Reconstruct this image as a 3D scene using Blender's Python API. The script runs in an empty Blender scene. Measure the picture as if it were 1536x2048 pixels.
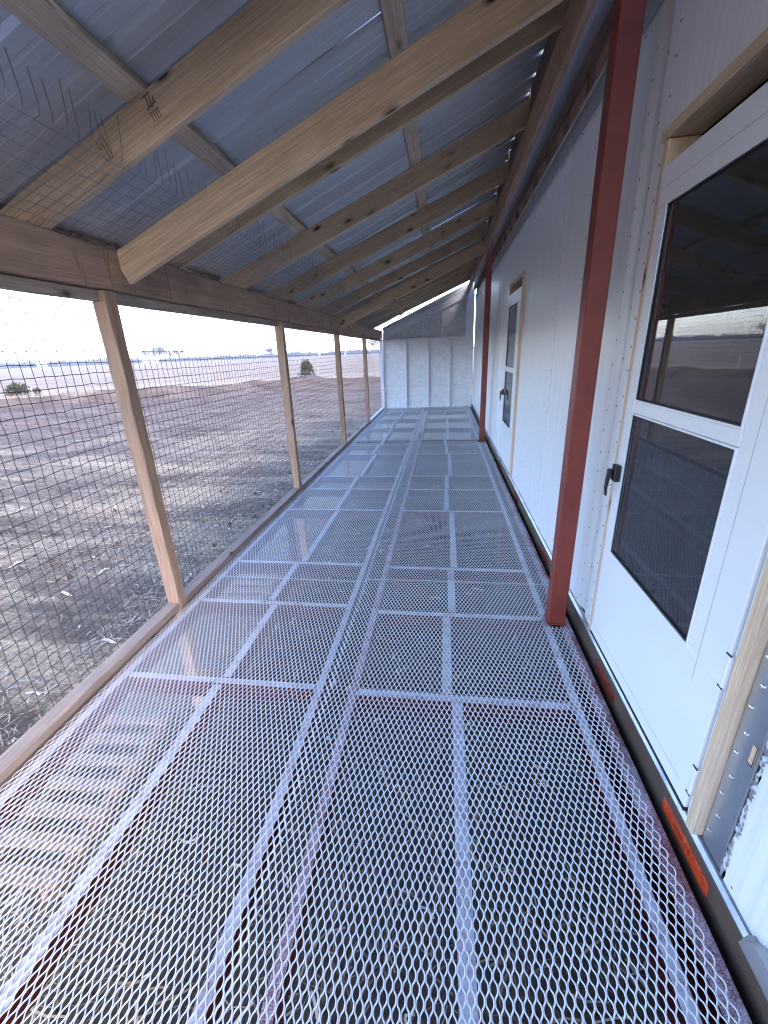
import bpy, math, random
import numpy as np
from mathutils import Vector, Matrix
random.seed(7); rng = np.random.default_rng(11)
sc = bpy.context.scene
col = sc.collection

# ------------------------------------------------------------------ camera
cd = bpy.data.cameras.new('camera'); cam = bpy.data.objects.new('camera', cd); col.objects.link(cam)
cd.sensor_fit = 'VERTICAL'; cd.sensor_height = 24.0; cd.lens = 849.87 / 2048 * 24.0
cd.clip_start = 0.02; cd.clip_end = 6000
R_ = Vector((0.9905414, 0.13178911, -0.03820166)); U_ = Vector((-0.01087056, 0.35290514, 0.93559595)); F_ = Vector((-0.13678292, 0.92633125, -0.35099978))
M = Matrix(((R_.x, U_.x, -F_.x, -0.758), (R_.y, U_.y, -F_.y, 0.0), (R_.z, U_.z, -F_.z, 1.4636), (0, 0, 0, 1)))
cam.matrix_world = M
sc.camera = cam

# ------------------------------------------------------------------ world, sun, exposure
SUN_EL, SUN_AZ = math.radians(33), math.radians(150)      # azimuth from +Y towards +X: low, behind and to the left
w = bpy.data.worlds.new('World'); sc.world = w; w.use_nodes = True
nt = w.node_tree; bg = nt.nodes['Background']
sky = nt.nodes.new('ShaderNodeTexSky'); sky.sky_type = 'NISHITA'; sky.sun_disc = False
sky.sun_elevation = SUN_EL; sky.sun_rotation = SUN_AZ; sky.air_density = 1.0; sky.dust_density = 0.5; sky.ozone_density = 4.6
nt.links.new(sky.outputs[0], bg.inputs[0]); bg.inputs[1].default_value = 0.15
sl = bpy.data.lights.new('sun', 'SUN'); sl.energy = 0.5; sl.angle = math.radians(20); sl.color = (1.0, 0.97, 0.93)
so = bpy.data.objects.new('sun', sl); col.objects.link(so); so.location = (-20, -8, 20)
sd = Vector((math.sin(SUN_AZ) * math.cos(SUN_EL), math.cos(SUN_AZ) * math.cos(SUN_EL), math.sin(SUN_EL)))
so.rotation_euler = sd.to_track_quat('Z', 'Y').to_euler()
sc.view_settings.view_transform = 'Standard'; sc.view_settings.look = 'None'
sc.view_settings.exposure = 3.15; sc.view_settings.gamma = 1.0; sc.view_settings.use_curve_mapping = False
sc.view_settings.use_white_balance = True; sc.view_settings.white_balance_temperature = 6900; sc.view_settings.white_balance_tint = 22.0
sc.cycles.filter_width = 1.2
sc.render.engine = 'CYCLES'
sc.cycles.use_denoising = True
sc.cycles.max_bounces = 8; sc.cycles.diffuse_bounces = 4; sc.cycles.glossy_bounces = 4
sc.cycles.transparent_max_bounces = 12; sc.cycles.caustics_reflective = False; sc.cycles.caustics_refractive = False
sc.cycles.sample_clamp_indirect = 6.0

# ------------------------------------------------------------------ helpers
WM = {}
def tag(o, label=None, cat=None, group=None, kind=None):
    if label: o['label'] = label
    if cat: o['category'] = cat
    if group: o['group'] = group
    if kind: o['kind'] = kind
    return o
def thing(name, label, cat, loc=(0, 0, 0), group=None):
    o = bpy.data.objects.new(name, None); col.objects.link(o); o.location = loc; o.empty_display_size = .2
    WM[o.name] = Matrix.Translation(loc)
    return tag(o, label, cat, group)
def link(name, me, mats, parent=None, mw=None):
    o = bpy.data.objects.new(name, me); col.objects.link(o)
    for m in (mats if isinstance(mats, (list, tuple)) else [mats]):
        if len(me.materials) < (len(mats) if isinstance(mats, (list, tuple)) else 1): me.materials.append(m)
    mw = mw or Matrix.Identity(4)
    if parent is not None:
        o.parent = parent; o.matrix_parent_inverse = WM[parent.name].inverted()
    o.matrix_basis = mw
    WM[o.name] = mw.copy()
    return o
def mesh_np(name, V, Q, mi=None, smooth=False):
    V = np.asarray(V, np.float32).reshape(-1, 3); Q = np.asarray(Q, np.int32); k = Q.shape[1]
    me = bpy.data.meshes.new(name)
    me.vertices.add(len(V)); me.vertices.foreach_set('co', V.ravel())
    me.loops.add(Q.size); me.loops.foreach_set('vertex_index', Q.ravel())
    me.polygons.add(len(Q)); me.polygons.foreach_set('loop_start', np.arange(0, Q.size, k, dtype=np.int32))
    try: me.polygons.foreach_set('loop_total', np.full(len(Q), k, np.int32))
    except Exception: pass
    if mi is not None: me.polygons.foreach_set('material_index', np.asarray(mi, np.int32))
    me.polygons.foreach_set('use_smooth', np.full(len(Q), smooth, bool))
    me.update(calc_edges=True); me.validate()
    return me
class MB:
    def __init__(s): s.v = []; s.f = []; s.m = []
    def box(s, x0, x1, y0, y1, z0, z1, m=0, top=None, ch=0.0):
        if ch > 0:
            return s.chbox(x0, x1, y0, y1, z0, z1, m, top, ch)
        b = len(s.v)
        s.v += [(x, y, z) for x in (x0, x1) for y in (y0, y1) for z in (z0, z1)]
        fs = [(0, 1, 3, 2), (4, 6, 7, 5), (0, 4, 5, 1), (2, 3, 7, 6), (0, 2, 6, 4), (1, 5, 7, 3)]
        for i, f in enumerate(fs):
            s.f.append(tuple(b + q for q in f)); s.m.append(top if (top is not None and i == 5) else m)
        return s
    def chbox(s, x0, x1, y0, y1, z0, z1, m, top, c):
        # box with every edge chamfered: 24 verts
        b = len(s.v); idx = {}
        X = (x0, x1); Y = (y0, y1); Z = (z0, z1)
        for i in (0, 1):
            for j in (0, 1):
                for k in (0, 1):
                    sx = c if i == 0 else -c; sy = c if j == 0 else -c; sz = c if k == 0 else -c
                    for a, p in enumerate(((X[i], Y[j] + sy, Z[k] + sz), (X[i] + sx, Y[j], Z[k] + sz), (X[i] + sx, Y[j] + sy, Z[k]))):
                        idx[(i, j, k, a)] = len(s.v); s.v.append(p)
        def q(*t, mm=m): s.f.append(tuple(idx[z] for z in t)); s.m.append(mm)
        q((0,0,0,0),(0,0,1,0),(0,1,1,0),(0,1,0,0)); q((1,0,0,0),(1,1,0,0),(1,1,1,0),(1,0,1,0))
        q((0,0,0,1),(1,0,0,1),(1,0,1,1),(0,0,1,1)); q((0,1,0,1),(0,1,1,1),(1,1,1,1),(1,1,0,1))
        q((0,0,0,2),(0,1,0,2),(1,1,0,2),(1,0,0,2)); q((0,0,1,2),(1,0,1,2),(1,1,1,2),(0,1,1,2), mm=m if top is None else top)
        for j in (0, 1):
            for k in (0, 1):
                q((0,j,k,1),(1,j,k,1),(1,j,k,2),(0,j,k,2))
        for i in (0, 1):
            for k in (0, 1):
                q((i,0,k,0),(i,1,k,0),(i,1,k,2),(i,0,k,2))
        for i in (0, 1):
            for j in (0, 1):
                q((i,j,0,0),(i,j,1,0),(i,j,1,1),(i,j,0,1))
        for i in (0, 1):
            for j in (0, 1):
                for k in (0, 1):
                    q((i,j,k,0),(i,j,k,1),(i,j,k,2))
        return s
    def prism(s, pts, axis, a0, a1, m=0):
        # polygon pts (2d) extruded along axis; axis 'z': pts are (x,y); 'y': (x,z); 'x': (y,z)
        b = len(s.v); n = len(pts)
        for a in (a0, a1):
            for p in pts:
                s.v.append({'z': (p[0], p[1], a), 'y': (p[0], a, p[1]), 'x': (a, p[0], p[1])}[axis])
        for i in range(n):
            j = (i + 1) % n; s.f.append((b + i, b + j, b + n + j, b + n + i)); s.m.append(m)
        s.f.append(tuple(b + i for i in range(n))[::-1]); s.m.append(m)
        s.f.append(tuple(b + n + i for i in range(n))); s.m.append(m)
        return s
    def tube(s, pts, r, n=6, m=0, cap=True):
        b = len(s.v); pts = [Vector(p) for p in pts]; rs = r if isinstance(r, (list, tuple)) else [r] * len(pts)
        for i, p in enumerate(pts):
            d = (pts[min(i + 1, len(pts) - 1)] - pts[max(i - 1, 0)]).normalized()
            u = d.orthogonal().normalized() if abs(d.z) > .9 else d.cross(Vector((0, 0, 1))).normalized()
            v = d.cross(u)
            for k in range(n):
                t = 2 * math.pi * k / n; s.v.append(tuple(p + (u * math.cos(t) + v * math.sin(t)) * rs[i]))
        for i in range(len(pts) - 1):
            for k in range(n):
                k2 = (k + 1) % n
                s.f.append((b + i * n + k, b + i * n + k2, b + (i + 1) * n + k2, b + (i + 1) * n + k)); s.m.append(m)
        if cap:
            s.f.append(tuple(b + k for k in range(n))[::-1]); s.m.append(m)
            e = b + (len(pts) - 1) * n; s.f.append(tuple(e + k for k in range(n))); s.m.append(m)
        return s
    def build(s, name, mats, parent=None, mw=None, smooth=False, fix=True):
        me = bpy.data.meshes.new(name); me.from_pydata(s.v, [], s.f)
        me.polygons.foreach_set('material_index', s.m)
        if smooth: me.polygons.foreach_set('use_smooth', [True] * len(s.f))
        if fix:
            import bmesh
            bm = bmesh.new(); bm.from_mesh(me); bmesh.ops.recalc_face_normals(bm, faces=bm.faces); bm.to_mesh(me); bm.free()
        me.update()
        return link(name, me, mats, parent, mw)
def frame(p, ax, up):
    ax = Vector(ax).normalized(); up = Vector(up); y = up.cross(ax).normalized(); z = ax.cross(y)
    p = Vector(p)
    return Matrix(((ax.x, y.x, z.x, p.x), (ax.y, y.y, z.y, p.y), (ax.z, y.z, z.z, p.z), (0, 0, 0, 1)))
def board(name, parent, mat, p, ax, up, L, W, H, seg=.25, rough=.0012, ch=.003, bow=0.0, cut=None):
    """sawn board: local x along its length from p, W across (local y), H along local z, centred"""
    n = max(2, int(L / seg) + 1); V = []; F = []
    a, b = W / 2, H / 2
    cs = [(-a + ch, -b), (a - ch, -b), (a, -b + ch), (a, b - ch), (a - ch, b), (-a + ch, b), (-a, b - ch), (-a, -b + ch)]
    for i in range(n):
        t = i / (n - 1); x = L * t; oy = bow * math.sin(math.pi * t)
        for q in cs:
            V.append((x + (cut * q[1] if cut and i in (0, n - 1) else 0), q[0] + oy + random.uniform(-rough, rough), q[1] + random.uniform(-rough, rough)))
    for i in range(n - 1):
        for k in range(8):
            k2 = (k + 1) % 8; F.append((i * 8 + k, i * 8 + k2, (i + 1) * 8 + k2, (i + 1) * 8 + k))
    F.append(tuple(range(8))[::-1]); F.append(tuple((n - 1) * 8 + k for k in range(8)))
    me = bpy.data.meshes.new(name); me.from_pydata(V, [], F); me.update()
    return link(name, me, mat, parent, frame(p, ax, up))
def vnoise(x, y, seed=0):
    xi = np.floor(x).astype(np.int64); yi = np.floor(y).astype(np.int64); xf = x - xi; yf = y - yi
    def h(a, b):
        n = (a * 374761393 + b * 668265263 + seed * 144665) & 0x7fffffff
        n = ((n ^ (n >> 13)) * 1274126177) & 0x7fffffff
        return ((n ^ (n >> 16)) & 0xffff) / 65535.0
    u = xf * xf * (3 - 2 * xf); v = yf * yf * (3 - 2 * yf)
    return (h(xi, yi) * (1 - u) + h(xi + 1, yi) * u) * (1 - v) + (h(xi, yi + 1) * (1 - u) + h(xi + 1, yi + 1) * u) * v

# ------------------------------------------------------------------ materials
def new_mat(name):
    m = bpy.data.materials.new(name); m.use_nodes = True; t = m.node_tree
    return m, t, t.nodes, t.links, t.nodes['Principled BSDF']
def nd(N, typ, **k):
    n = N.new(typ)
    for a, b in k.items():
        if a.startswith('i_'):
            key = a[2:]; n.inputs[int(key) if key.isdigit() else key.replace('_', ' ')].default_value = b
        else: setattr(n, a, b)
    return n
def ramp(N, stops, interp='LINEAR'):
    r = N.new('ShaderNodeValToRGB'); r.color_ramp.interpolation = interp; e = r.color_ramp.elements
    while len(e) < len(stops): e.new(0.5)
    for q, (p, c) in zip(e, stops): q.position = p; q.color = (*c, 1) if len(c) == 3 else c
    return r
def mixc(N, L, f, a, b, mode='MIX'):
    m = N.new('ShaderNodeMix'); m.data_type = 'RGBA'; m.blend_type = mode
    for s, i in ((f, 0), (a, 6), (b, 7)):
        if hasattr(s, 'links'): L.new(s, m.inputs[i])
        else: m.inputs[i].default_value = s if i == 0 else ((*s, 1) if len(s) == 3 else s)
    return m.outputs[2]
def math_n(N, L, op, a, b=None, clamp=False):
    m = N.new('ShaderNodeMath'); m.operation = op; m.use_clamp = clamp
    for i, s in enumerate((a, b)):
        if s is None: continue
        if hasattr(s, 'links'): L.new(s, m.inputs[i])
        else: m.inputs[i].default_value = s
    return m.outputs[0]
def wood(name, c1, c2, knot=(.06, .03, .015), knots=1.0, dirt=(.12, .09, .07), dirt_amt=.25, rough=.75, vary=.25, streak=0.0):
    m, t, N, L, P = new_mat(name)
    tc = N.new('ShaderNodeTexCoord'); oi = N.new('ShaderNodeObjectInfo')
    off = nd(N, 'ShaderNodeVectorMath', operation='SCALE'); L.new(oi.outputs['Random'], off.inputs['Scale']); off.inputs[0].default_value = (37.3, 19.7, 53.1)
    ad = nd(N, 'ShaderNodeVectorMath', operation='ADD'); L.new(tc.outputs['Object'], ad.inputs[0]); L.new(off.outputs[0], ad.inputs[1])
    mp = nd(N, 'ShaderNodeMapping'); mp.inputs['Scale'].default_value = (.9, 13, 13); L.new(ad.outputs[0], mp.inputs[0])
    g = nd(N, 'ShaderNodeTexNoise', i_Scale=1.6, i_Detail=5.0, i_Roughness=.6, i_Distortion=.8); L.new(mp.outputs[0], g.inputs['Vector'])
    rp = ramp(N, [(.3, c1), (.5, tuple((a + b) / 2 for a, b in zip(c1, c2))), (.68, c2)]); L.new(g.outputs[0], rp.inputs[0])
    mp2 = nd(N, 'ShaderNodeMapping'); mp2.inputs['Scale'].default_value = (5, 170, 170); L.new(ad.outputs[0], mp2.inputs[0])
    fb = nd(N, 'ShaderNodeTexNoise', i_Scale=1.0, i_Detail=3.0); L.new(mp2.outputs[0], fb.inputs['Vector'])
    fr = ramp(N, [(.3, (.72, .72, .72)), (.7, (1.1, 1.1, 1.1))]); L.new(fb.outputs[0], fr.inputs[0])
    c = mixc(N, L, 1.0, rp.outputs[0], fr.outputs[0], 'MULTIPLY')
    # knots
    mp3 = nd(N, 'ShaderNodeMapping'); mp3.inputs['Scale'].default_value = (4.5, 12, 12); L.new(ad.outputs[0], mp3.inputs[0])
    vo = nd(N, 'ShaderNodeTexVoronoi', i_Scale=1.0); L.new(mp3.outputs[0], vo.inputs['Vector'])
    sel = nd(N, 'ShaderNodeSeparateColor'); L.new(vo.outputs['Color'], sel.inputs[0])
    kr = ramp(N, [(.08, (1, 1, 1)), (.15, (.45, .45, .45)), (.26, (0, 0, 0))]); L.new(vo.outputs['Distance'], kr.inputs[0])
    ks = math_n(N, L, 'GREATER_THAN', sel.outputs[0], 1 - .3 * knots)
    kf = math_n(N, L, 'MULTIPLY', kr.outputs[0], ks)
    c = mixc(N, L, kf, c, knot)
    # soft dirt clouds
    dn = nd(N, 'ShaderNodeTexNoise', i_Scale=4.0, i_Detail=4.0); L.new(ad.outputs[0], dn.inputs['Vector'])
    dr = ramp(N, [(.5, (0, 0, 0)), (.75, (1, 1, 1))]); L.new(dn.outputs[0], dr.inputs[0])
    c = mixc(N, L, math_n(N, L, 'MULTIPLY', dr.outputs[0], dirt_amt), c, dirt)
    if streak > 0:   # saw marks across the board
        mp4 = nd(N, 'ShaderNodeMapping'); mp4.inputs['Scale'].default_value = (22, 2.2, 2.2); L.new(ad.outputs[0], mp4.inputs[0])
        s4 = nd(N, 'ShaderNodeTexNoise', i_Scale=1.0, i_Detail=2.0, i_Distortion=1.0); L.new(mp4.outputs[0], s4.inputs['Vector'])
        s5 = ramp(N, [(.62, (0, 0, 0)), (.72, (1, 1, 1))]); L.new(s4.outputs[0], s5.inputs[0])
        c = mixc(N, L, math_n(N, L, 'MULTIPLY', s5.outputs[0], streak), c, (.1, .055, .035))
    hv = nd(N, 'ShaderNodeHueSaturation'); L.new(c, hv.inputs['Color'])
    L.new(math_n(N, L, 'MULTIPLY_ADD', oi.outputs['Random'], vary), hv.inputs['Value']); hv.inputs['Value'].links[0].from_node.inputs[2].default_value = 1 - vary / 2
    L.new(hv.outputs[0], P.inputs['Base Color']); P.inputs['Roughness'].default_value = rough
    bp = nd(N, 'ShaderNodeBump', i_Strength=.35, i_Distance=.002); L.new(fb.outputs[0], bp.inputs['Height']); L.new(bp.outputs[0], P.inputs['Normal'])
    return m
def plain(name, c, rough=.5, metal=0.0, c2=None, scale=8.0, bump=0.0, stretch=(1, 1, 1), lo=.35, hi=.65, spec=None, bscale=None, obj=False):
    m, t, N, L, P = new_mat(name)
    P.inputs['Roughness'].default_value = rough; P.inputs['Metallic'].default_value = metal; P.inputs['Base Color'].default_value = (*c, 1)
    tc = N.new('ShaderNodeTexCoord'); mp = nd(N, 'ShaderNodeMapping'); mp.inputs['Scale'].default_value = stretch; L.new(tc.outputs['Object'], mp.inputs[0])
    if c2:
        n = nd(N, 'ShaderNodeTexNoise', i_Scale=scale, i_Detail=6.0, i_Roughness=.62); L.new(mp.outputs[0], n.inputs['Vector'])
        r = ramp(N, [(lo, c), (hi, c2)]); L.new(n.outputs[0], r.inputs[0]); L.new(r.outputs[0], P.inputs['Base Color'])
    if bump:
        b = nd(N, 'ShaderNodeTexNoise', i_Scale=bscale or scale * 4, i_Detail=4.0); L.new(mp.outputs[0], b.inputs['Vector'])
        bp = nd(N, 'ShaderNodeBump', i_Strength=bump, i_Distance=.003); L.new(b.outputs[0], bp.inputs['Height']); L.new(bp.outputs[0], P.inputs['Normal'])
    if spec is not None: P.inputs['Specular IOR Level'].default_value = spec
    return m
W_RAFTER = wood('rafter_pine', (.60, .41, .26), (.74, .55, .37), knots=1.9, dirt_amt=.2, vary=.22)
W_PURLIN = wood('purlin_pine', (.52, .39, .28), (.66, .52, .39), knots=.7, dirt_amt=.3)
W_CEDAR = wood('rough_fir', (.40, .235, .16), (.54, .345, .24), knots=.35, dirt_amt=.35, vary=.15, streak=.55, rough=.85)
W_POST = wood('post_fir', (.37, .22, .14), (.54, .35, .23), knots=.3, dirt_amt=.2, vary=.3, rough=.85)
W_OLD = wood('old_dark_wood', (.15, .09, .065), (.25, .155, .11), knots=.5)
W_JAMB = wood('jamb_pine', (.62, .44, .29), (.74, .55, .38), knots=.35, dirt_amt=.1, vary=.1)
W_GREYED = wood('weathered_board', (.3, .22, .17), (.44, .34, .27), knots=.4, dirt_amt=.4, vary=.2)
W_PALLET = wood('pallet_wood', (.27, .16, .105), (.37, .235, .16), knots=.3, dirt_amt=.3, vary=.25)
WHITE_WOOD = wood('white_painted_wood', (.74, .76, .79), (.82, .84, .86), knot=(.5, .52, .55), knots=.4, dirt=(.5, .5, .52), dirt_amt=.2, vary=.05, rough=.55)
def whitewash(k=1.0, nm='whitewashed_osb'):
    m, t, N, L, P = new_mat(nm)
    tc = N.new('ShaderNodeTexCoord')
    mp = nd(N, 'ShaderNodeMapping'); mp.inputs['Scale'].default_value = (16, 5, 34); L.new(tc.outputs['Object'], mp.inputs[0])
    v = nd(N, 'ShaderNodeTexVoronoi', i_Scale=1.4); L.new(mp.outputs[0], v.inputs['Vector'])
    n = nd(N, 'ShaderNodeTexNoise', i_Scale=9.0, i_Detail=7.0, i_Roughness=.7, i_Distortion=.6); L.new(tc.outputs['Object'], n.inputs['Vector'])
    r = ramp(N, [(.30, (.55 * k, .55 * k, .55 * k)), (.42, (.68 * k, .69 * k, .70 * k)), (.6, (.76 * k, .78 * k, .8 * k))]); L.new(n.outputs[0], r.inputs[0])
    s = nd(N, 'ShaderNodeSeparateColor'); L.new(v.outputs['Color'], s.inputs[0])
    r2 = ramp(N, [(0, (.92, .92, .92)), (1, (1.03, 1.03, 1.03))]); L.new(s.outputs[0], r2.inputs[0])
    L.new(mixc(N, L, 1.0, r.outputs[0], r2.outputs[0], 'MULTIPLY'), P.inputs['Base Color']); P.inputs['Roughness'].default_value = .7
    bp = nd(N, 'ShaderNodeBump', i_Strength=.4, i_Distance=.003); L.new(s.outputs[0], bp.inputs['Height']); L.new(bp.outputs[0], P.inputs['Normal'])
    return m
WASH = whitewash(); WASH2 = whitewash(.86, 'darker_whitewashed_osb')  # second one is the same whitewash in a darker tone, for the gable
def panel_mat():
    m, t, N, L, P = new_mat('white_trailer_panel')
    tc = N.new('ShaderNodeTexCoord')
    mp = nd(N, 'ShaderNodeMapping'); mp.inputs['Scale'].default_value = (1, 26, .8); L.new(tc.outputs['Object'], mp.inputs[0])
    n = nd(N, 'ShaderNodeTexNoise', i_Scale=1.6, i_Detail=5.0, i_Roughness=.6); L.new(mp.outputs[0], n.inputs['Vector'])
    r = ramp(N, [(.3, (.68, .69, .71)), (.6, (.78, .79, .8))]); L.new(n.outputs[0], r.inputs[0])
    n2 = nd(N, 'ShaderNodeTexNoise', i_Scale=2.3, i_Detail=7.0, i_Roughness=.68); L.new(tc.outputs['Object'], n2.inputs['Vector'])
    r2 = ramp(N, [(.28, (.92, .915, .91)), (.5, (1, 1, 1))]); L.new(n2.outputs[0], r2.inputs[0])
    L.new(mixc(N, L, .4, r.outputs[0], r2.outputs[0], 'MULTIPLY'), P.inputs['Base Color'])
    rr = ramp(N, [(.3, (.30, .30, .30)), (.7, (.40, .40, .40))]); L.new(n2.outputs[0], rr.inputs[0]); L.new(rr.outputs[0], P.inputs['Roughness'])
    bp = nd(N, 'ShaderNodeBump', i_Strength=.06, i_Distance=.004); L.new(n.outputs[0], bp.inputs['Height']); L.new(bp.outputs[0], P.inputs['Normal'])
    return m
PANEL = panel_mat()
DOORW = plain('white_door_enamel', (.74, .755, .77), .32, 0, (.78, .79, .8), 3.0, bump=.02, bscale=250)
MESHW = plain('white_painted_mesh', (.70, .72, .76), .45, 0, (.78, .8, .83), 14.0, bump=.1, bscale=160)
def channel_top():
    m, t, N, L, P = new_mat('red_steel_with_white_overspray')
    tc = N.new('ShaderNodeTexCoord')
    n = nd(N, 'ShaderNodeTexNoise', i_Scale=11.0, i_Detail=8.0, i_Roughness=.75); L.new(tc.outputs['Object'], n.inputs['Vector'])
    n1 = nd(N, 'ShaderNodeTexNoise', i_Scale=120.0, i_Detail=4.0); L.new(tc.outputs['Object'], n1.inputs['Vector'])
    s = math_n(N, L, 'ADD', math_n(N, L, 'MULTIPLY', n.outputs[0], .75), math_n(N, L, 'MULTIPLY', n1.outputs[0], .25))
    r = ramp(N, [(.36, (.22, .09, .09)), (.43, (.42, .37, .42)), (.53, (.56, .57, .63))]); L.new(s, r.inputs[0]); L.new(r.outputs[0], P.inputs['Base Color'])
    P.inputs['Roughness'].default_value = .5
    return m
OVERSPRAY = channel_top()
RED = plain('red_oxide_primer', (.165, .023, .013), .5, 0, (.215, .035, .021), 7.0, bump=.12, bscale=90)
REDDARK = plain('red_channel_paint', (.075, .011, .010), .5, 0, (.11, .02, .016), 12.0, bump=.15)
def edge_mix():
    m, t, N, L, P = new_mat('red_beam_with_white_dust')
    tc = N.new('ShaderNodeTexCoord')
    n = nd(N, 'ShaderNodeTexNoise', i_Scale=6.0, i_Detail=9.0, i_Roughness=.8); L.new(tc.outputs['Object'], n.inputs['Vector'])
    n1 = nd(N, 'ShaderNodeTexNoise', i_Scale=300.0, i_Detail=3.0); L.new(tc.outputs['Object'], n1.inputs['Vector'])
    s = math_n(N, L, 'ADD', math_n(N, L, 'MULTIPLY', n.outputs[0], .55), math_n(N, L, 'MULTIPLY', n1.outputs[0], .45))
    r = ramp(N, [(.42, (.2, .06, .06)), (.5, (.4, .27, .3)), (.58, (.62, .58, .65))]); L.new(s, r.inputs[0]); L.new(r.outputs[0], P.inputs['Base Color'])
    P.inputs['Roughness'].default_value = .65
    return m
EDGE = edge_mix()
ROOF = plain('galvalume_sheet', (.50, .515, .54), .5, .5, (.58, .595, .62), 1.2, stretch=(.3, 9, 9), bump=.05, bscale=6)
WIRE = plain('galvanised_wire', (.05, .05, .06), .5, .3, (.1, .1, .115), 20.0)
NETW = plain('dull_netting_wire', (.2, .19, .185), .5, .75, (.36, .35, .34), 9.0)
GALV = plain('galvanised_sheet', (.40, .45, .51), .33, .85, (.55, .6, .66), 5.0, bump=.12, bscale=9, stretch=(1, 1, .35))
TOPRAIL = plain('grey_aluminium_rail', (.34, .34, .35), .45, .6, (.43, .43, .44), 6.0, bump=.1)
RAIL = plain('dark_brown_aluminium', (.07, .048, .034), .45, .1, (.105, .075, .055), 4.0, bump=.08, bscale=40, stretch=(1, .4, 1))  # dark brown base with a slight random mottle
LIP = plain('worn_aluminium_lip', (.26, .28, .31), .36, .8, (.5, .53, .57), 13.0, bump=.2, bscale=60, stretch=(1, .5, 1))
BLACK = plain('black_plastic', (.012, .012, .013), .42)
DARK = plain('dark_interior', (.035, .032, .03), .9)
RUBBER = plain('black_gap_seal', (.015, .015, .016), .8)
SEAL = plain('torn_grey_sealant', (.2, .185, .185), .7, 0, (.6, .62, .66), 30.0, bump=.5, bscale=80, lo=.45, hi=.55)
INK = plain('black_stamp_ink', (.10, .068, .05), .9)
TAPE_INK = plain('dark_tape_print', (.05, .008, .006), .5)
RIVET = plain('dull_rivet', (.16, .165, .18), .45, .4)
SCREW = plain('shiny_screw', (.62, .64, .67), .28, .9)
def tape(name, c, c2):
    m, t, N, L, P = new_mat(name)
    tc = N.new('ShaderNodeTexCoord'); mp = nd(N, 'ShaderNodeMapping'); mp.inputs['Scale'].default_value = (1, 1, 1); L.new(tc.outputs['Object'], mp.inputs[0])
    v = nd(N, 'ShaderNodeTexVoronoi', i_Scale=190.0); L.new(mp.outputs[0], v.inputs['Vector'])
    s = nd(N, 'ShaderNodeSeparateColor'); L.new(v.outputs['Color'], s.inputs[0])
    n = nd(N, 'ShaderNodeTexNoise', i_Scale=24.0, i_Detail=5.0); L.new(tc.outputs['Object'], n.inputs['Vector'])
    f = math_n(N, L, 'ADD', math_n(N, L, 'MULTIPLY', s.outputs[0], .4), math_n(N, L, 'MULTIPLY', n.outputs[0], .6))
    r = ramp(N, [(.32, c), (.68, c2)]); L.new(f, r.inputs[0]); L.new(r.outputs[0], P.inputs['Base Color'])
    P.inputs['Roughness'].default_value = .22; P.inputs['Coat Weight'].default_value = .5
    return m
TAPE = tape('red_reflective_tape', (.36, .032, .012), (.66, .085, .02))
TAPED = tape('dull_red_tape', (.12, .018, .014), (.22, .03, .02))
def glass(name, tint, dust, dustc):
    m, t, N, L, P = new_mat(name); N.remove(P); out = N['Material Output']
    tr = nd(N, 'ShaderNodeBsdfTransparent'); tr.inputs[0].default_value = (*tint, 1)
    gl = nd(N, 'ShaderNodeBsdfGlossy'); gl.inputs['Roughness'].default_value = .015; gl.inputs[0].default_value = (.95, .95, .97, 1)
    fr = nd(N, 'ShaderNodeFresnel', i_IOR=1.52)
    mx = N.new('ShaderNodeMixShader'); L.new(math_n(N, L, 'MULTIPLY', fr.outputs[0], 1.35, True), mx.inputs[0]); L.new(tr.outputs[0], mx.inputs[1]); L.new(gl.outputs[0], mx.inputs[2])
    df = nd(N, 'ShaderNodeBsdfDiffuse'); df.inputs[0].default_value = (*dustc, 1)
    tc = N.new('ShaderNodeTexCoord'); mp = nd(N, 'ShaderNodeMapping'); mp.inputs['Scale'].default_value = (1, 14, 2.2); L.new(tc.outputs['Object'], mp.inputs[0])
    n = nd(N, 'ShaderNodeTexNoise', i_Scale=2.5, i_Detail=6.0, i_Roughness=.65); L.new(mp.outputs[0], n.inputs['Vector'])
    r = ramp(N, [(.35, (dust * .55,) * 3), (.7, (dust * 1.4,) * 3)]); L.new(n.outputs[0], r.inputs[0])
    m2 = N.new('ShaderNodeMixShader'); L.new(r.outputs[0], m2.inputs[0]); L.new(mx.outputs[0], m2.inputs[1]); L.new(df.outputs[0], m2.inputs[2])
    L.new(m2.outputs[0], out.inputs[0])
    return m
GLASS = glass('window_glass', (.8, .82, .84), .04, (.3, .3, .32))
SCREEN = glass('insect_screen', (.5, .5, .52), .42, (.095, .098, .11))
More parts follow.
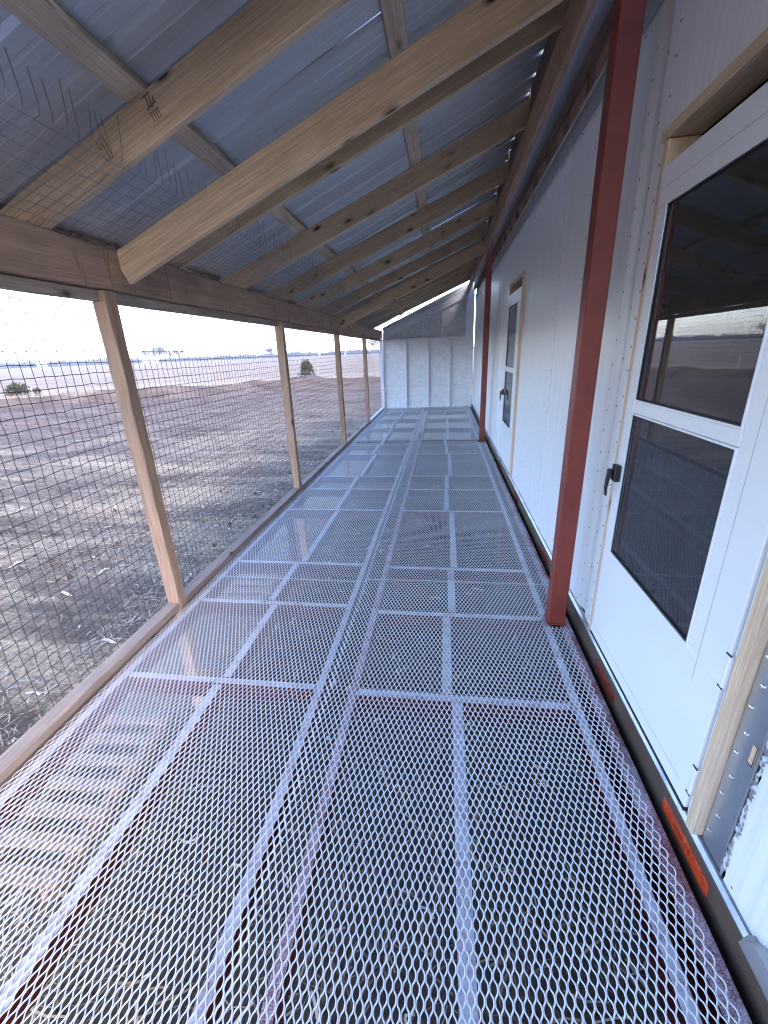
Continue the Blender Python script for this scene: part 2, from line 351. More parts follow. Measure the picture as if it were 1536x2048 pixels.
def ground_mat():
    m, t, N, L, P = new_mat('farm_ground')
    tc = N.new('ShaderNodeTexCoord'); O = tc.outputs['Object']
    sx = N.new('ShaderNodeSeparateXYZ'); L.new(O, sx.inputs[0])
    fl = N.new('ShaderNodeCombineXYZ'); L.new(sx.outputs[0], fl.inputs[0]); L.new(sx.outputs[1], fl.inputs[1])
    ln = nd(N, 'ShaderNodeVectorMath', operation='LENGTH'); L.new(fl.outputs[0], ln.inputs[0])
    wob = nd(N, 'ShaderNodeTexNoise', i_Scale=.22, i_Detail=5.0); L.new(O, wob.inputs['Vector'])
    d = math_n(N, L, 'ADD', ln.outputs['Value'], math_n(N, L, 'MULTIPLY', math_n(N, L, 'SUBTRACT', wob.outputs[0], .5), 9.0))
    # bare soil
    n1 = nd(N, 'ShaderNodeTexNoise', i_Scale=.55, i_Detail=8.0, i_Roughness=.66, i_Distortion=.4); L.new(O, n1.inputs['Vector'])
    r1 = ramp(N, [(.34, (.075, .053, .038)), (.5, (.15, .11, .08)), (.64, (.225, .175, .128))]); L.new(n1.outputs[0], r1.inputs[0])
    mp = nd(N, 'ShaderNodeMapping'); mp.inputs['Rotation'].default_value = (0, 0, .5); mp.inputs['Scale'].default_value = (.35, 1.6, 1); L.new(O, mp.inputs[0])
    n2 = nd(N, 'ShaderNodeTexNoise', i_Scale=.9, i_Detail=7.0, i_Roughness=.7); L.new(mp.outputs[0], n2.inputs['Vector'])
    r2 = ramp(N, [(.47, (0, 0, 0)), (.62, (1, 1, 1))]); L.new(n2.outputs[0], r2.inputs[0])
    n3 = nd(N, 'ShaderNodeTexNoise', i_Scale=26.0, i_Detail=6.0, i_Roughness=.75); L.new(O, n3.inputs['Vector'])
    r3 = ramp(N, [(.34, (.42, .4, .4)), (.52, (1, 1, 1)), (.68, (1.9, 1.75, 1.6))]); L.new(n3.outputs[0], r3.inputs[0])
    soil = mixc(N, L, math_n(N, L, 'MULTIPLY', r2.outputs[0], .75), r1.outputs[0], (.40, .305, .20))
    soil = mixc(N, L, 1.0, soil, r3.outputs[0], 'MULTIPLY')
    # churned brown soil further out
    brown = ramp(N, [(.35, (.085, .05, .036)), (.65, (.175, .112, .083))]); L.new(n1.outputs[0], brown.inputs[0])
    fb = ramp(N, [(.0, (0, 0, 0)), (1.0, (1, 1, 1))]); L.new(math_n(N, L, 'DIVIDE', math_n(N, L, 'SUBTRACT', d, 13.0), 9.0, True), fb.inputs[0])
    soil = mixc(N, L, math_n(N, L, 'MULTIPLY', fb.outputs[0], .75), soil, mixc(N, L, 1.0, brown.outputs[0], r3.outputs[0], 'MULTIPLY'))
    # pale dead grass verge and stubble field
    n4 = nd(N, 'ShaderNodeTexNoise', i_Scale=1.4, i_Detail=8.0, i_Roughness=.75); L.new(O, n4.inputs['Vector'])
    gr = ramp(N, [(.34, (.26, .19, .135)), (.62, (.42, .33, .25))]); L.new(n4.outputs[0], gr.inputs[0])
    mp2 = nd(N, 'ShaderNodeMapping'); mp2.inputs['Rotation'].default_value = (0, 0, .62); L.new(O, mp2.inputs[0])
    wv = nd(N, 'ShaderNodeTexWave', i_Scale=.55, i_Distortion=2.0, i_Detail=3.0); L.new(mp2.outputs[0], wv.inputs['Vector'])
    mp3 = nd(N, 'ShaderNodeMapping'); mp3.inputs['Rotation'].default_value = (0, 0, .62); mp3.inputs['Scale'].default_value = (.5, .06, 1); L.new(O, mp3.inputs[0])
    n5 = nd(N, 'ShaderNodeTexNoise', i_Scale=1.0, i_Detail=8.0, i_Roughness=.7); L.new(mp3.outputs[0], n5.inputs['Vector'])
    sf = math_n(N, L, 'ADD', math_n(N, L, 'MULTIPLY', wv.outputs['Color'], .25), math_n(N, L, 'MULTIPLY', n5.outputs[0], .75))
    st = ramp(N, [(.3, (.19, .125, .08)), (.62, (.37, .255, .17))]); L.new(sf, st.inputs[0])
    floor_shade = ramp(N, [(.35, (.022, .017, .014)), (.6, (.06, .047, .038))]); L.new(n3.outputs[0], floor_shade.inputs[0])  # shade below the porch floor painted into the soil colour
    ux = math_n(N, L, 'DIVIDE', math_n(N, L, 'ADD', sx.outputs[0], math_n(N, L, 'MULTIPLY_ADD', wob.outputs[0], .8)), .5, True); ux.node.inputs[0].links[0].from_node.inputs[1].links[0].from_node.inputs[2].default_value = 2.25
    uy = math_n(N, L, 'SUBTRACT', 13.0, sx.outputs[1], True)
    soil = mixc(N, L, math_n(N, L, 'MULTIPLY', ux, uy), soil, floor_shade.outputs[0])
    g1 = math_n(N, L, 'DIVIDE', math_n(N, L, 'SUBTRACT', d, 37.0), 1.5, True)
    g2 = math_n(N, L, 'DIVIDE', math_n(N, L, 'SUBTRACT', d, 50.0), 12.0, True)
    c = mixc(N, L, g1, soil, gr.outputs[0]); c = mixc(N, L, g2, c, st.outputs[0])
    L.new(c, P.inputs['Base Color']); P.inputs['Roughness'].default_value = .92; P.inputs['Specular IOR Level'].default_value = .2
    bp = nd(N, 'ShaderNodeBump', i_Strength=.7, i_Distance=.03); L.new(n3.outputs[0], bp.inputs['Height']); L.new(bp.outputs[0], P.inputs['Normal'])
    return m
GROUND = ground_mat()
def scatter_mat(name, cols, rough=.85):
    m, t, N, L, P = new_mat(name)
    g = N.new('ShaderNodeNewGeometry'); r = ramp(N, [(i / (len(cols) - 1), c) for i, c in enumerate(cols)]); L.new(g.outputs['Random Per Island'], r.inputs[0])
    L.new(r.outputs[0], P.inputs['Base Color']); P.inputs['Roughness'].default_value = rough; P.inputs['Specular IOR Level'].default_value = .25
    return m
STRAW = scatter_mat('straw', [(.12, .085, .06), (.26, .2, .14), (.42, .35, .25), (.55, .48, .38), (.16, .12, .09)])
HUSK = scatter_mat('husk', [(.5, .46, .4), (.66, .62, .56), (.4, .34, .27)])
CLOD = scatter_mat('clod', [(.06, .043, .035), (.12, .088, .073), (.16, .125, .105)])
DRYGRASS = scatter_mat('dry_grass', [(.3, .23, .16), (.46, .37, .28), (.38, .3, .21), (.24, .17, .12)])
BARK = plain('dull_bark', (.1, .085, .075), .9, 0, (.15, .13, .12), 3.0)
TWIG = plain('bare_twigs', (.1, .085, .08), .9, 0, (.14, .12, .115), .5)
WOODS = plain('far_woods', (.06, .055, .055), .95, 0, (.1, .09, .085), .05)
CEDARLEAF = scatter_mat('cedar_leaf', [(.035, .035, .022), (.07, .06, .035), (.1, .075, .05)])

# ------------------------------------------------------------------ ground
GZ = -0.9
def hgt(x, y):
    d = np.sqrt(x * x + y * y)
    dw = d + 6.0 * (vnoise(x * .12, y * .12, 5) - .5)
    near = np.clip(1.2 - d / 60, 0, 1)
    z = GZ + near * (.10 * (vnoise(x * .5, y * .5, 1) - .5) + .05 * (vnoise(x * 1.7, y * 1.7, 2) - .5) + .032 * (vnoise(x * 5, y * 5, 3) - .5) + .02 * (vnoise(x * 11, y * 11, 4) - .5))
    under = np.clip((x + 3.2) / .9, 0, 1) * np.clip((14 - y) / 1.5, 0, 1)
    z = z * (1 - under) + under * (GZ + .03 * (vnoise(x * 5, y * 5, 3) - .5) - .03)
    z = z + (.5 + .35 * vnoise(x * .35, y * .35, 9)) * np.exp(-((dw - 36) / 1.6) ** 2) * (d > 15) * (x < 8)
    z = z + np.clip((d - 14) / 20, 0, 1) * np.clip((46 - d) / 8, 0, 1) * .22 * (vnoise(x * .9, y * .9, 12) - .5)
    z = z + np.clip((d - 60) / 900, 0, 1) * 1.2
    return z
def axis_pts(a, b, step, lo, hi, ratio):
    c = list(np.arange(a, b, step)); s = step; p = a
    left = []
    while p > lo: s *= ratio; p -= s; left.append(p)
    s = step; p = c[-1]; right = []
    while p < hi: s *= ratio; p += s; right.append(p)
    return np.array(left[::-1] + c + right)
gx = axis_pts(-9.5, -1.5, .075, -2600, 1500, 1.04); gy = axis_pts(.2, 14, .08, -900, 2600, 1.04)
GX, GY = np.meshgrid(gx, gy, indexing='ij'); GZs = hgt(GX, GY)
V = np.stack([GX, GY, GZs], -1).reshape(-1, 3); nx, ny = GX.shape
I = np.arange(nx * ny).reshape(nx, ny)
Q = np.stack([I[:-1, :-1], I[1:, :-1], I[1:, 1:], I[:-1, 1:]], -1).reshape(-1, 4)
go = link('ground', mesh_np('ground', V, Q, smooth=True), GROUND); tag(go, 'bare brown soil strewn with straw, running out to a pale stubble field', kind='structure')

# ------------------------------------------------------------------ porch : timber
PL = -2.39; PO = -2.466; PW = .0765
YP = [-0.34, 2.099, 4.50, 6.98, 9.438]; YE = 12.042
S = .425; DIR = Vector((1, 0, S)).normalized(); UPR = Vector((-S, 0, 1)).normalized()
def zr(x): return 2.0 + S * (x - PL)
porch = thing('porch', 'lean-to porch with pine rafters, metal roof, wire side and white mesh floor', 'porch', (-1.2, 6, -.9))
for i, y in enumerate(YP):
    p = board('post', porch, W_POST if i != 4 else W_CEDAR, (PL - PW / 2, y + PW / 2, -.95), (0, 0, 1), (1, 0, 0), 1.80 + .95 - .002, PW, PW, seg=.09, rough=.0022)
# double beam boards, meeting above the first post
for y0, y1, dx in ((-1.0, 2.163, 0), (2.168, 7.02, .003), (7.024, 12.03, 0)):
    board('beam', porch, W_CEDAR, (-2.428 + dx, y0, 1.901), (0, 1, 0), (0, 0, 1), y1 - y0, .076, .192, seg=.3, rough=.0015)
for i in range(5):
    y0 = YP[i] + PW + .002; y1 = (YP[i + 1] if i < 4 else YE - .03) - .002
    board('top_plate', porch, W_GREYED if i < 2 else W_CEDAR, (-2.447, y0, 1.776), (0, 1, 0), (0, 0, 1), y1 - y0, .038, .05, seg=.3, rough=.002)
    board('sill', porch, W_GREYED if i < 4 else WHITE_WOOD, (-2.4285, y0 - (.0 if i else 0), .0225), (0, 1, 0), (0, 0, 1), y1 - y0, .076, .04, seg=.2, rough=.002)
yl = [.93, 1.866, 2.82, 3.74, 4.70, 5.64, 6.60, 7.56, 8.52, 9.53, 10.53]
yr = [.90, 1.862, 2.885, 3.92, 4.96, 5.99, 7.02, 8.0, 9.03, 10.1, 11.08]
yl = [-.02 - .95 * 1, -.02] + yl; yr = [-.98, -.03] + yr
RH = .14
for a, b in zip(yl, yr):
    x0, x1 = -2.74, -.14
    fy = lambda x: a + (b - a) * (x - PL) / (2.19)
    p0 = Vector((x0, fy(x0), zr(x0))) + UPR * RH / 2; p1 = Vector((x1, fy(x1), zr(x1))) + UPR * RH / 2
    board('rafter', porch, W_RAFTER, p0, p1 - p0, UPR, (p1 - p0).length, .038, RH, seg=.3, rough=.001, bow=random.uniform(-.006, .006) if abs(a - 1.866) > .01 else 0)
for y in (2.272, 7.115):
    p0 = Vector((PL + .002, y, 1.913)); p1 = Vector((-.212, y, 1.913 + .418 * 2.178))
    board('tie_rafter', porch, W_RAFTER, p0, p1 - p0, UPR, (p1 - p0).length, .038, .15, seg=.3, rough=.001)
for x in (-1.825, -.92, -2.60):
    pc = Vector((x, -1.2, zr(x))) + UPR * (RH + .0205)
    for y0, y1 in ((-1.2, 4.2), (4.203, 9.0), (9.003, 12.3)):
        board('purlin', porch, W_PURLIN, (pc.x, y0, pc.z), (0, 1, 0), UPR, y1 - y0, .089, .038, seg=.4)
# steel roofing sheets seen from below
def roof_mesh():
    pts = []; y = 0.0; P_ = .2286
    for k in range(4):
        b = k * P_
        pts += [(b, 0), (b + .012, .019), (b + .032, .019), (b + .044, 0)]
        for q in (.095, .155): pts += [(b + q, 0), (b + q + .006, .002), (b + q + .016, .002), (b + q + .022, 0)]
    pts.append((4 * P_, 0))
    V = []; xs = np.linspace(0, 3.0, 13)
    for x in xs:
        for (yy, h) in pts: V.append((x, yy, h + .003 * math.sin(x * 2.1 + yy * 3)))
    n = len(pts); Q = [(i * n + k, (i + 1) * n + k, (i + 1) * n + k + 1, i * n + k + 1) for i in range(len(xs) - 1) for k in range(n - 1)]
    return mesh_np('roof_sheet', V, Q)
rm = roof_mesh()
rb = Vector((-2.86, 0, zr(-2.86))) + UPR * (RH + .038 + .005)
for k in range(15):
    link('roof_sheet', rm, ROOF, porch, frame((rb.x, -1.3 + k * .9118, rb.z + (.0015 if k % 2 else 0)), DIR, UPR))
# ledger beam on the steel posts, with blocking between the rafters
for y0, y1, dx in ((-1.2, 2.84, 0), (2.845, 7.6, .004), (7.605, 12.03, 0)):
    board('ledger', porch, W_CEDAR, (-.19 + dx, y0, 2.836), (0, 1, 0), (0, 0, 1), y1 - y0, .038, .178, seg=.3)
for k in range(len(yr) - 1):
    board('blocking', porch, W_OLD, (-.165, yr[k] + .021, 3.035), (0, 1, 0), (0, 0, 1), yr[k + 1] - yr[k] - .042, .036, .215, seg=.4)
for y in (2.093, 7.211):
    m = MB().box(-.1667, -.0812, y, y + .0855, .004, 2.95, ch=.004)
    p = m.build('steel_post', RED, porch)
    g_ = .006 if y < 5 else .026
    q = MB().box(-.167 - g_, -.081 + g_ * .7, y - g_, y + .0855 + g_, .0135, .0195, ch=.001); q.build('base_plate', RED, p)
    for bx, by in ((-.180, y - .014), (-.072, y - .014), (-.180, y + .096)) if y > 5 else (): MB().tube([(bx, by, .0195), (bx, by, .027)], .007, 6).build('bolt', RED, p)
# timber above the trailer wall
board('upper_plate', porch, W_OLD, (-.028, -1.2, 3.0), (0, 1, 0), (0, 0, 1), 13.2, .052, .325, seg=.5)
for k in range(26):
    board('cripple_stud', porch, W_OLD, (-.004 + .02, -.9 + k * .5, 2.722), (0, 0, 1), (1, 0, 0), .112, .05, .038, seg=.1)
# ink stamps on the first rafter
stamp = MB()
fyr = lambda x: 1.866 + (1.862 - 1.866) * (x - PL) / 2.19
rf_i = yl.index(1.866)
def onr(x, t): return Vector((x, fyr(x) - .0212, zr(x))) + UPR * (RH * t)
def stroke(x0, t0, x1, t1, wd=.003):
    p0 = onr(x0, t0); p1 = onr(x1, t1); d = (p1 - p0).normalized(); nrm = d.cross(Vector((0, 1, 0))) * wd / 2
    b = len(stamp.v); stamp.v.extend([tuple(p0 + nrm), tuple(p1 + nrm), tuple(p1 - nrm), tuple(p0 - nrm)]); stamp.f.append((b, b + 1, b + 2, b + 3)); stamp.m.append(0)
for dx in (0, .012): stroke(-2.015 + dx, .28, -2.015 + dx, .78, .0035)
for k in range(5): stroke(-2.035, .3 + k * .1, -2.028, .36 + k * .1, .003)
for k, (a, b) in enumerate(((.62, .9), (.6, .86), (.66, .8))): stroke(-1.80 + .012 * k, a, -1.795 + .012 * k, b, .004)
stroke(-1.81, .62, -1.77, .66, .004); stroke(-1.81, .88, -1.775, .9, .004)
for k in range(4): stroke(-1.805 + .01 * k, .3, -1.805 + .01 * k, .5, .003)
stroke(-1.81, .52, -1.77, .52, .003)
stamp.build('lumber_stamp', INK, porch, fix=False)['kind'] = 'stuff'

# ------------------------------------------------------------------ porch : welded wire sides
def wire_panel(y0, y1, z0=-.84, z1=1.80, x=-2.468, p=.0503):
    V = []; Q = []
    ys = np.arange(y0 + .004, y1, p); zs = np.arange(z0, z1, p)
    def wire(P, r):
        n = len(P); b = len(V) * 0 + wire.n
        d = P[-1] - P[0]; d = d / np.linalg.norm(d)
        u = np.cross(d, (1, 0, 0)); u /= np.linalg.norm(u); v = np.array((1., 0, 0))
        ring = np.stack([P + r * (math.cos(a) * u + math.sin(a) * v) for a in (.4, 2.5, 4.6)], 1)
        V.append(ring.reshape(-1, 3)); i = np.arange(n - 1)[:, None]; k = np.arange(3)[None, :]; k2 = (k + 1) % 3
        Q.append(np.stack([b + i * 3 + k, b + i * 3 + k2, b + (i + 1) * 3 + k2, b + (i + 1) * 3 + k], -1).reshape(-1, 4)); wire.n += n * 3
    wire.n = 0
    def bul(y, z): return .012 * np.sin(math.pi * (y - y0) / (y1 - y0)) * np.sin((z + .9) * 1.3 + y)
    for y in ys:
        z = np.arange(z0 - .02, z1 + .01, p); yy = y + .0022 * rng.standard_normal(len(z)) + .004 * np.sin(z * 2 + y)
        wire(np.stack([x - bul(yy, z), yy, z], -1), .0017)
    for z in zs:
        y = np.arange(y0, y1 + .01, p); zz = z + .0018 * rng.standard_normal(len(y)) - .004 * np.sin(math.pi * (y - y0) / (y1 - y0))
        wire(np.stack([x - .0025 - bul(y, zz), y, zz], -1), .0019)
    return np.concatenate(V), np.concatenate(Q)
for i in range(5):
    y1 = YP[i + 1] + .03 if i < 4 else YE
    V, Q = wire_panel(YP[i] + .035, y1)
    link('wire_panel', mesh_np('wire_panel', V, Q, smooth=True), WIRE, porch)
# netting strip folded under the eave
def netting(y0, y1):
    m = MB(); xe = -1.965
    ys = np.arange(y0, y1, .0503)
    def pt(x, y, dz=0): return Vector((x, y + random.uniform(-.003, .003), zr(x) - .006 + dz - .012 * abs(math.sin(y * 3.3 + x * 5))))
    for y in ys:
        yy = float(y)
        P = [pt(x, yy) for x in np.arange(-2.388, xe, .06)] + [pt(xe, yy)]
        blocked = any(abs(yy - (a + (b - a) * .2)) < .028 for a, b in zip(yl, yr))
        if not blocked:
            l = random.uniform(.1, .15); tx = random.uniform(-.03, .03); ty = random.uniform(-.012, .012)
            e = P[-1]; P += [e + Vector((.008 + tx * .15, ty * .2, .025)), e + Vector((.008 + tx * .6, ty, l))]
        m.tube(P, .0015, 3, cap=False)
    for k in range(9):
        x = -2.385 + .0503 * k
        m.tube([pt(x, float(y), .002) for y in np.arange(y0, y1, .0503)], .0014, 3, cap=False)
    return m
for y0, y1 in ((.3, 2.24), (2.30, 7.08), (7.15, 12.0)):
    netting(y0, y1).build('wire_strip', NETW, porch, fix=False)

# ------------------------------------------------------------------ porch : floor
tr_l = [1.53, 2.22, 2.77, 3.93, 4.62, 5.15, 6.39, 7.09, 7.55, 8.81, 10.02, 11.3]
tr_r = [1.52, 2.17, 2.74, 3.92, 4.61, 5.17, 6.38, 7.03, 7.52, 8.71, 9.98, 11.25]
def channel(x0, x1, y0, y1, h=.09, name='floor_channel', zt=-.006, mats=None):
    m = MB().box(x0, x1, y0, y1, zt - .006, zt, m=0, top=1)
    if (x1 - x0) < (y1 - y0):
        m.box(x1 - .006, x1, y0, y1, zt - h, zt - .0065); m.box(x0, x1 - .0065, y0, y1, zt - h - .006, zt - h)
    else:
        m.box(x0, x1, y1 - .006, y1, zt - h, zt - .0065); m.box(x0, x1, y0, y1 - .0065, zt - h - .006, zt - h)
    return m.build(name, mats or [REDDARK, OVERSPRAY], porch)
def ls(x, y0=.1, y1=12.0, wd=.036, h=.09, mats=None): channel(x - wd / 2, x + wd / 2, y0, y1, h, mats=mats)
ls(-2.335); ls(-1.325); ls(-1.16, mats=[REDDARK, EDGE]); ls(-.172)
for i in range(len(tr_l)):
    y0 = tr_l[i - 1] + .026 if i else .1
    o = .025 * math.sin(i * 2.4); ls(-1.825 + o, y0, tr_l[i] - .026, .042)
    y0 = tr_r[i - 1] + .026 if i else .1
    o = .03 * math.sin(i * 1.9 + 2.6); ls(-.70 + o, y0, tr_r[i] - .026, .046)
for y in tr_l: channel(-2.314, -1.346, y - .018, y + .018)
for y in tr_r: channel(-1.139, -.193, y - .019, y + .019)
channel(-.098, -.040, -.1, 12.0, .12, 'edge_beam', -.012, [REDDARK, EDGE])
for y in (-.2, 3.93, 8.81):
    for x in (-2.335, -1.24, -.172):
        MB().box(x - .03, x + .03, y - .03, y + .03, -1.0, -.105).build('leg', REDDARK, porch)
# expanded metal sheets
def sheet(x0, x1, y0, y1, z, holes=(), fine=True):
    s = .0110; Ly = .0480; amp = s / 2 - .0015; wd = .0039; th = .0030
    if fine: ph = np.array([-.08, .08, .18, .32, .42, .58, .68, .82]); sg = np.array([1, 1, .62, -.62, -1, -1, -.62, .62])
    else: ph = np.array([-.11, .11, .39, .61]); sg = np.array([1, 1, -1, -1])
    nper = int((y1 - y0) / Ly)
    yb = ((np.arange(nper)[:, None] + ph[None, :]) * Ly).ravel() + y0 + .006; sb = np.tile(sg, nper)
    Vs = []; Qs = []; n0 = 0
    K = int((x1 - x0) / s)
    sag = lambda x, y: .0016 * np.sin(x * 5.1 + y * 2.3) + .0012 * np.sin(y * 7.7 - x * 3)
    for k in range(K):
        par = 1 if k % 2 == 0 else -1
        cx = x0 + (k + .5) * s
        xx = cx + amp * sb * par + .0012 * np.sin(yb * 3.1 + cx * 4); zz = z + .0009 * sb * par + sag(cx, yb)
        P = np.stack([xx, yb, zz], -1)
        d = np.gradient(P, axis=0); d[:, 2] = 0; d /= np.linalg.norm(d, axis=1)[:, None]
        nrm = np.stack([d[:, 1], -d[:, 0], np.zeros(len(d))], -1)
        up = np.array((0, 0, 1.))
        if fine: ring = np.stack([P + nrm * wd * .5, P + nrm * wd * .22 + up * th * .5, P - nrm * wd * .22 + up * th * .5, P - nrm * wd * .5, P - up * th * .5], 1)
        else: ring = np.stack([P + nrm * wd * .5 + up * th * .3, P - nrm * wd * .5 + up * th * .3, P - up * th * .5], 1)
        m = ring.shape[1]
        ok = np.ones(len(P) - 1, bool)
        for hx0, hx1, hy0, hy1 in holes:
            inn = (xx > hx0) & (xx < hx1) & (yb > hy0) & (yb < hy1); ok &= ~(inn[:-1] | inn[1:])
        i = np.nonzero(ok)[0][:, None]; kk = np.arange(m)[None, :]; k2 = (kk + 1) % m
        Vs.append(ring.reshape(-1, 3)); Qs.append((n0 + np.stack([i * m + kk, i * m + k2, (i + 1) * m + k2, (i + 1) * m + kk], -1)).reshape(-1, 4)); n0 += len(P) * m
    return mesh_np('floor_mesh', np.concatenate(Vs), np.concatenate(Qs), smooth=fine)
YB = [.22, 2.50, 4.90, 7.30, 9.68, 12.02]
for i in range(5):
    link('floor_mesh', sheet(-2.376, -1.255, YB[i], YB[i + 1] + .045, .002 + .0035 * (i % 2), (), i < 1), MESHW, porch)
    hol = [(-.19, -.0, y - .012, y + .098) for y in (2.093, 7.211)]
    link('floor_mesh', sheet(-1.282, -.062, YB[i] + .02, YB[i + 1] + .06, .0095 + .0035 * (i % 2), hol, i < 1), MESHW, porch)
# wire skirt boards under the sill
for i in range(5):
    for z, h in ((-.11, .14),):
        board('rim_board', porch, W_PALLET, (-2.445, YP[i] + PW + .003, z), (0, 1, 0), (0, 0, 1), (YP[i + 1] if i < 4 else YE) - YP[i] - PW - .006, .035, h, seg=.4)

# ------------------------------------------------------------------ end wall
wall = thing('end_wall', 'white painted plank-and-stud wall closing the far end of the porch', 'wall', (-1.2, YE, -.9))
ytop = lambda x: 1.965 + .43 * (x + 2.39)
YF = YE - .0
MB().box(-2.385, -.02, YF + .048, YF + .06, .575, 1.772).build('wall_sheet', WASH, wall)
MB().prism([(-2.385, 1.775), (-.02, 1.775), (-.02, ytop(-.02)), (-2.385, ytop(-2.385))], 'y', YF + .048, YF + .06).build('wall_sheet', WASH2, wall)
MB().prism([(-2.385, -.1), (-.02, -.1), (-.02, .570), (-2.385, .570)], 'y', YF + .048, YF + .06).build('wall_sheet', WASH, wall)
for x in (-1.775, -1.18, -.615): MB().box(x - .019, x + .019, YF - .03, YF + .046, .022, 1.748, ch=.002).build('stud', WHITE_WOOD, wall)
MB().box(-2.38, -.225, YF - .03, YF + .046, 1.751, 1.79, ch=.002).build('plate', WHITE_WOOD, wall)
MB().box(-2.38, -.225, YF - .03, YF + .046, -.02, .02, ch=.002).build('plate', WHITE_WOOD, wall)
for x in (-1.82, -1.325, -.82): MB().prism([(x - .019, 1.793), (x + .019, 1.793), (x + .019, 1.815 + .42 * (x + .019 + 2.28)), (x - .019, 1.815 + .42 * (x - .019 + 2.28))], 'y', YF - .005, YF + .046).build('stud', WHITE_WOOD, wall)
MB().prism([(-2.34, 1.795), (-.225, 2.683), (-.225, 2.855), (-2.34, 1.967)], 'y', YF - .032, YF + .044).build('sloping_plate', WHITE_WOOD, wall)
MB().prism([(-2.3, 1.984), (-.2, 2.88), (-.2, 3.0), (-2.38, 2.07), (-2.38, 1.984)], 'y', YF + .01, YF + .046).build('fascia', WHITE_WOOD, wall)
MB().box(-.222, -.020, YF - .018, YF + .046, -.06, 2.73, ch=.002).build('wide_board', WASH, wall)
MB().box(-2.474, -2.388, YF - .045, YF + .046, -.95, 1.80, ch=.003).build('corner_post', WHITE_WOOD, wall)

# ------------------------------------------------------------------ trailer
tr = thing('trailer', 'white riveted trailer body with two white storm doors beside the porch', 'trailer', (1.2, 6, -.9))
ZB, ZT = .104, 2.597
def panel(pts, z0, z1, th=.012, mat=PANEL, nz=1):
    """outer skin: pts = [(y, x), ...] profile extruded upwards"""
    out = [(x, y) for y, x in pts]; inn = [(x + th, y) for y, x in pts][::-1]
    return MB().prism(out + inn, 'z', z0, z1).build('wall_panel', mat, tr)
def groove(c, wd, dep, n=10): return [(c - wd / 2 + wd * i / n, dep * .5 * (1 - math.cos(2 * math.pi * i / n))) for i in range(n + 1)]
DO = [0.937, 4.70]                                          # right edge (jamb outside) of the two door openings
OW = 1.028
# near panel with its torn edge
edge = []
z = ZB
while z < 2.6:
    edge.append((.835 + .006 * math.sin(z * 37) + random.uniform(-.003, .003), z)); z += .018
edge.append((.835, ZT))
MB().prism([(-2.0, ZB), *edge, (-2.0, ZT)], 'x', -.001, .011).build('wall_panel', PANEL, tr)
sm = MB(); z = ZB
while z < 2.55:
    hh = random.uniform(.014, .026); a = random.uniform(.004, .011); b = .838 + random.uniform(-.003, .003)
    ring = [(b - a * (1 + .4 * math.sin(t * 2 + z * 50)) * math.cos(t), z + hh / 2 + hh * .62 * math.sin(t)) for t in np.linspace(0, 2 * math.pi, 9)[:-1]]
    sm.prism(ring, 'x', -.0022 - random.uniform(0, .001), -.0012); z += hh
sm.build('sealant_strip', SEAL, tr)
# galvanised strip by the door
gz = []
MB().box(.002, .009, .846, .9355, ZB + .002, ZT - .002).build('galvanised_strip', GALV, tr)
MB().prism([(-.004, .846), (.0015, .846), (.0015, .856), (-.001, .856)], 'z', ZB + .02, ZT - .01).build('strip_fold', GALV, tr)
sl_ = MB().box(-.0012, .0018, .863, .878, .478, .535).build('slot', W_JAMB, tr)
MB().box(-.002, -.0013, .8625, .8645, .476, .537).box(-.002, -.0013, .8646, .8785, .476, .479).build('slot_rim', RUBBER, tr)
scr = MB()
for k in range(30):
    z = .16 + k * .075; y = .922 - .012 * (k % 2)
    scr.tube([(.002, y, z), (-.002, y, z), (-.0035, y, z)], [.006, .006, .003], 8)
scr.build('screw', SCREW, tr)['kind'] = 'stuff'
# strip between near door and first seam, with its soft fold
panel([(DO[0] + OW, 0), (2.02, 0)] + groove(2.11, .14, .016) + [(2.2, 0), (2.6, .002), (3.305, 0)], ZB, ZT)
panel([(3.306, -.002), (3.36, -.002), (3.37, .0), (4.1, .002), (DO[1], 0)], ZB, ZT)
panel([(DO[1] + OW, 0), (5.95, 0)] + groove(6.06, .12, .014) + [(6.2, 0)] + groove(6.32, .12, .012) + [(6.5, 0), (6.82, 0)], ZB, ZT)
yy = 6.82
while yy < 12.0:
    panel([(yy + .001, -.002), (yy + .05, -.002), (yy + .06, 0), (min(yy + 1.3, 12.1), 0)], ZB, ZT); yy += 1.3
for d in DO:
    # ragged lower edge of the panel over the door
    eg = [(d + OW, ZT), (d, ZT)]
    n = 26
    for i in range(n + 1): eg.append((d + OW * i / n, 2.15 + random.uniform(-.003, .003)))
    MB().prism(eg, 'x', 0, .011).build('wall_panel', PANEL, tr)
# rivets
rv = MB()
def rivet(y, z, x=0.0, r=.0056):
    b = len(rv.v); n = 6
    rv.v.extend([(x - .0004, y + r * math.cos(2 * math.pi * k / n), z + r * math.sin(2 * math.pi * k / n)) for k in range(n)])
    rv.v.append((x - .003, y, z))
    for k in range(n): rv.f.append((b + k, b + (k + 1) % n, b + n)); rv.m.append(0)
for y, st, z0 in ((3.335, .1, .2), (3.43, .2, .25), (2.82, .2, .2), (4.08, .2, .2), (4.19, .2, .22), (2.16, .1, .17), (2.05, .2, .2), (1.985, .1, .15), (6.87, .1, .2), (8.15, .1, .2), (9.45, .1, .2), (5.78, .1, .2), (7.5, .2, .2), (.6, .2, .2), (.3, .2, .2), (-.2, .2, .2)):
    z = z0
    while z < 2.5:
        rivet(y + random.uniform(-.004, .004), z + random.uniform(-.006, .006), -.002 if y in (3.335, 6.87, 8.15, 9.45) else 0); z += st
for k in range(60): rivet(k * .2, ZB + .02); rivet(k * .2 + .1, ZT - .03)
rv.build('rivet', RIVET, tr, fix=False)['kind'] = 'stuff'
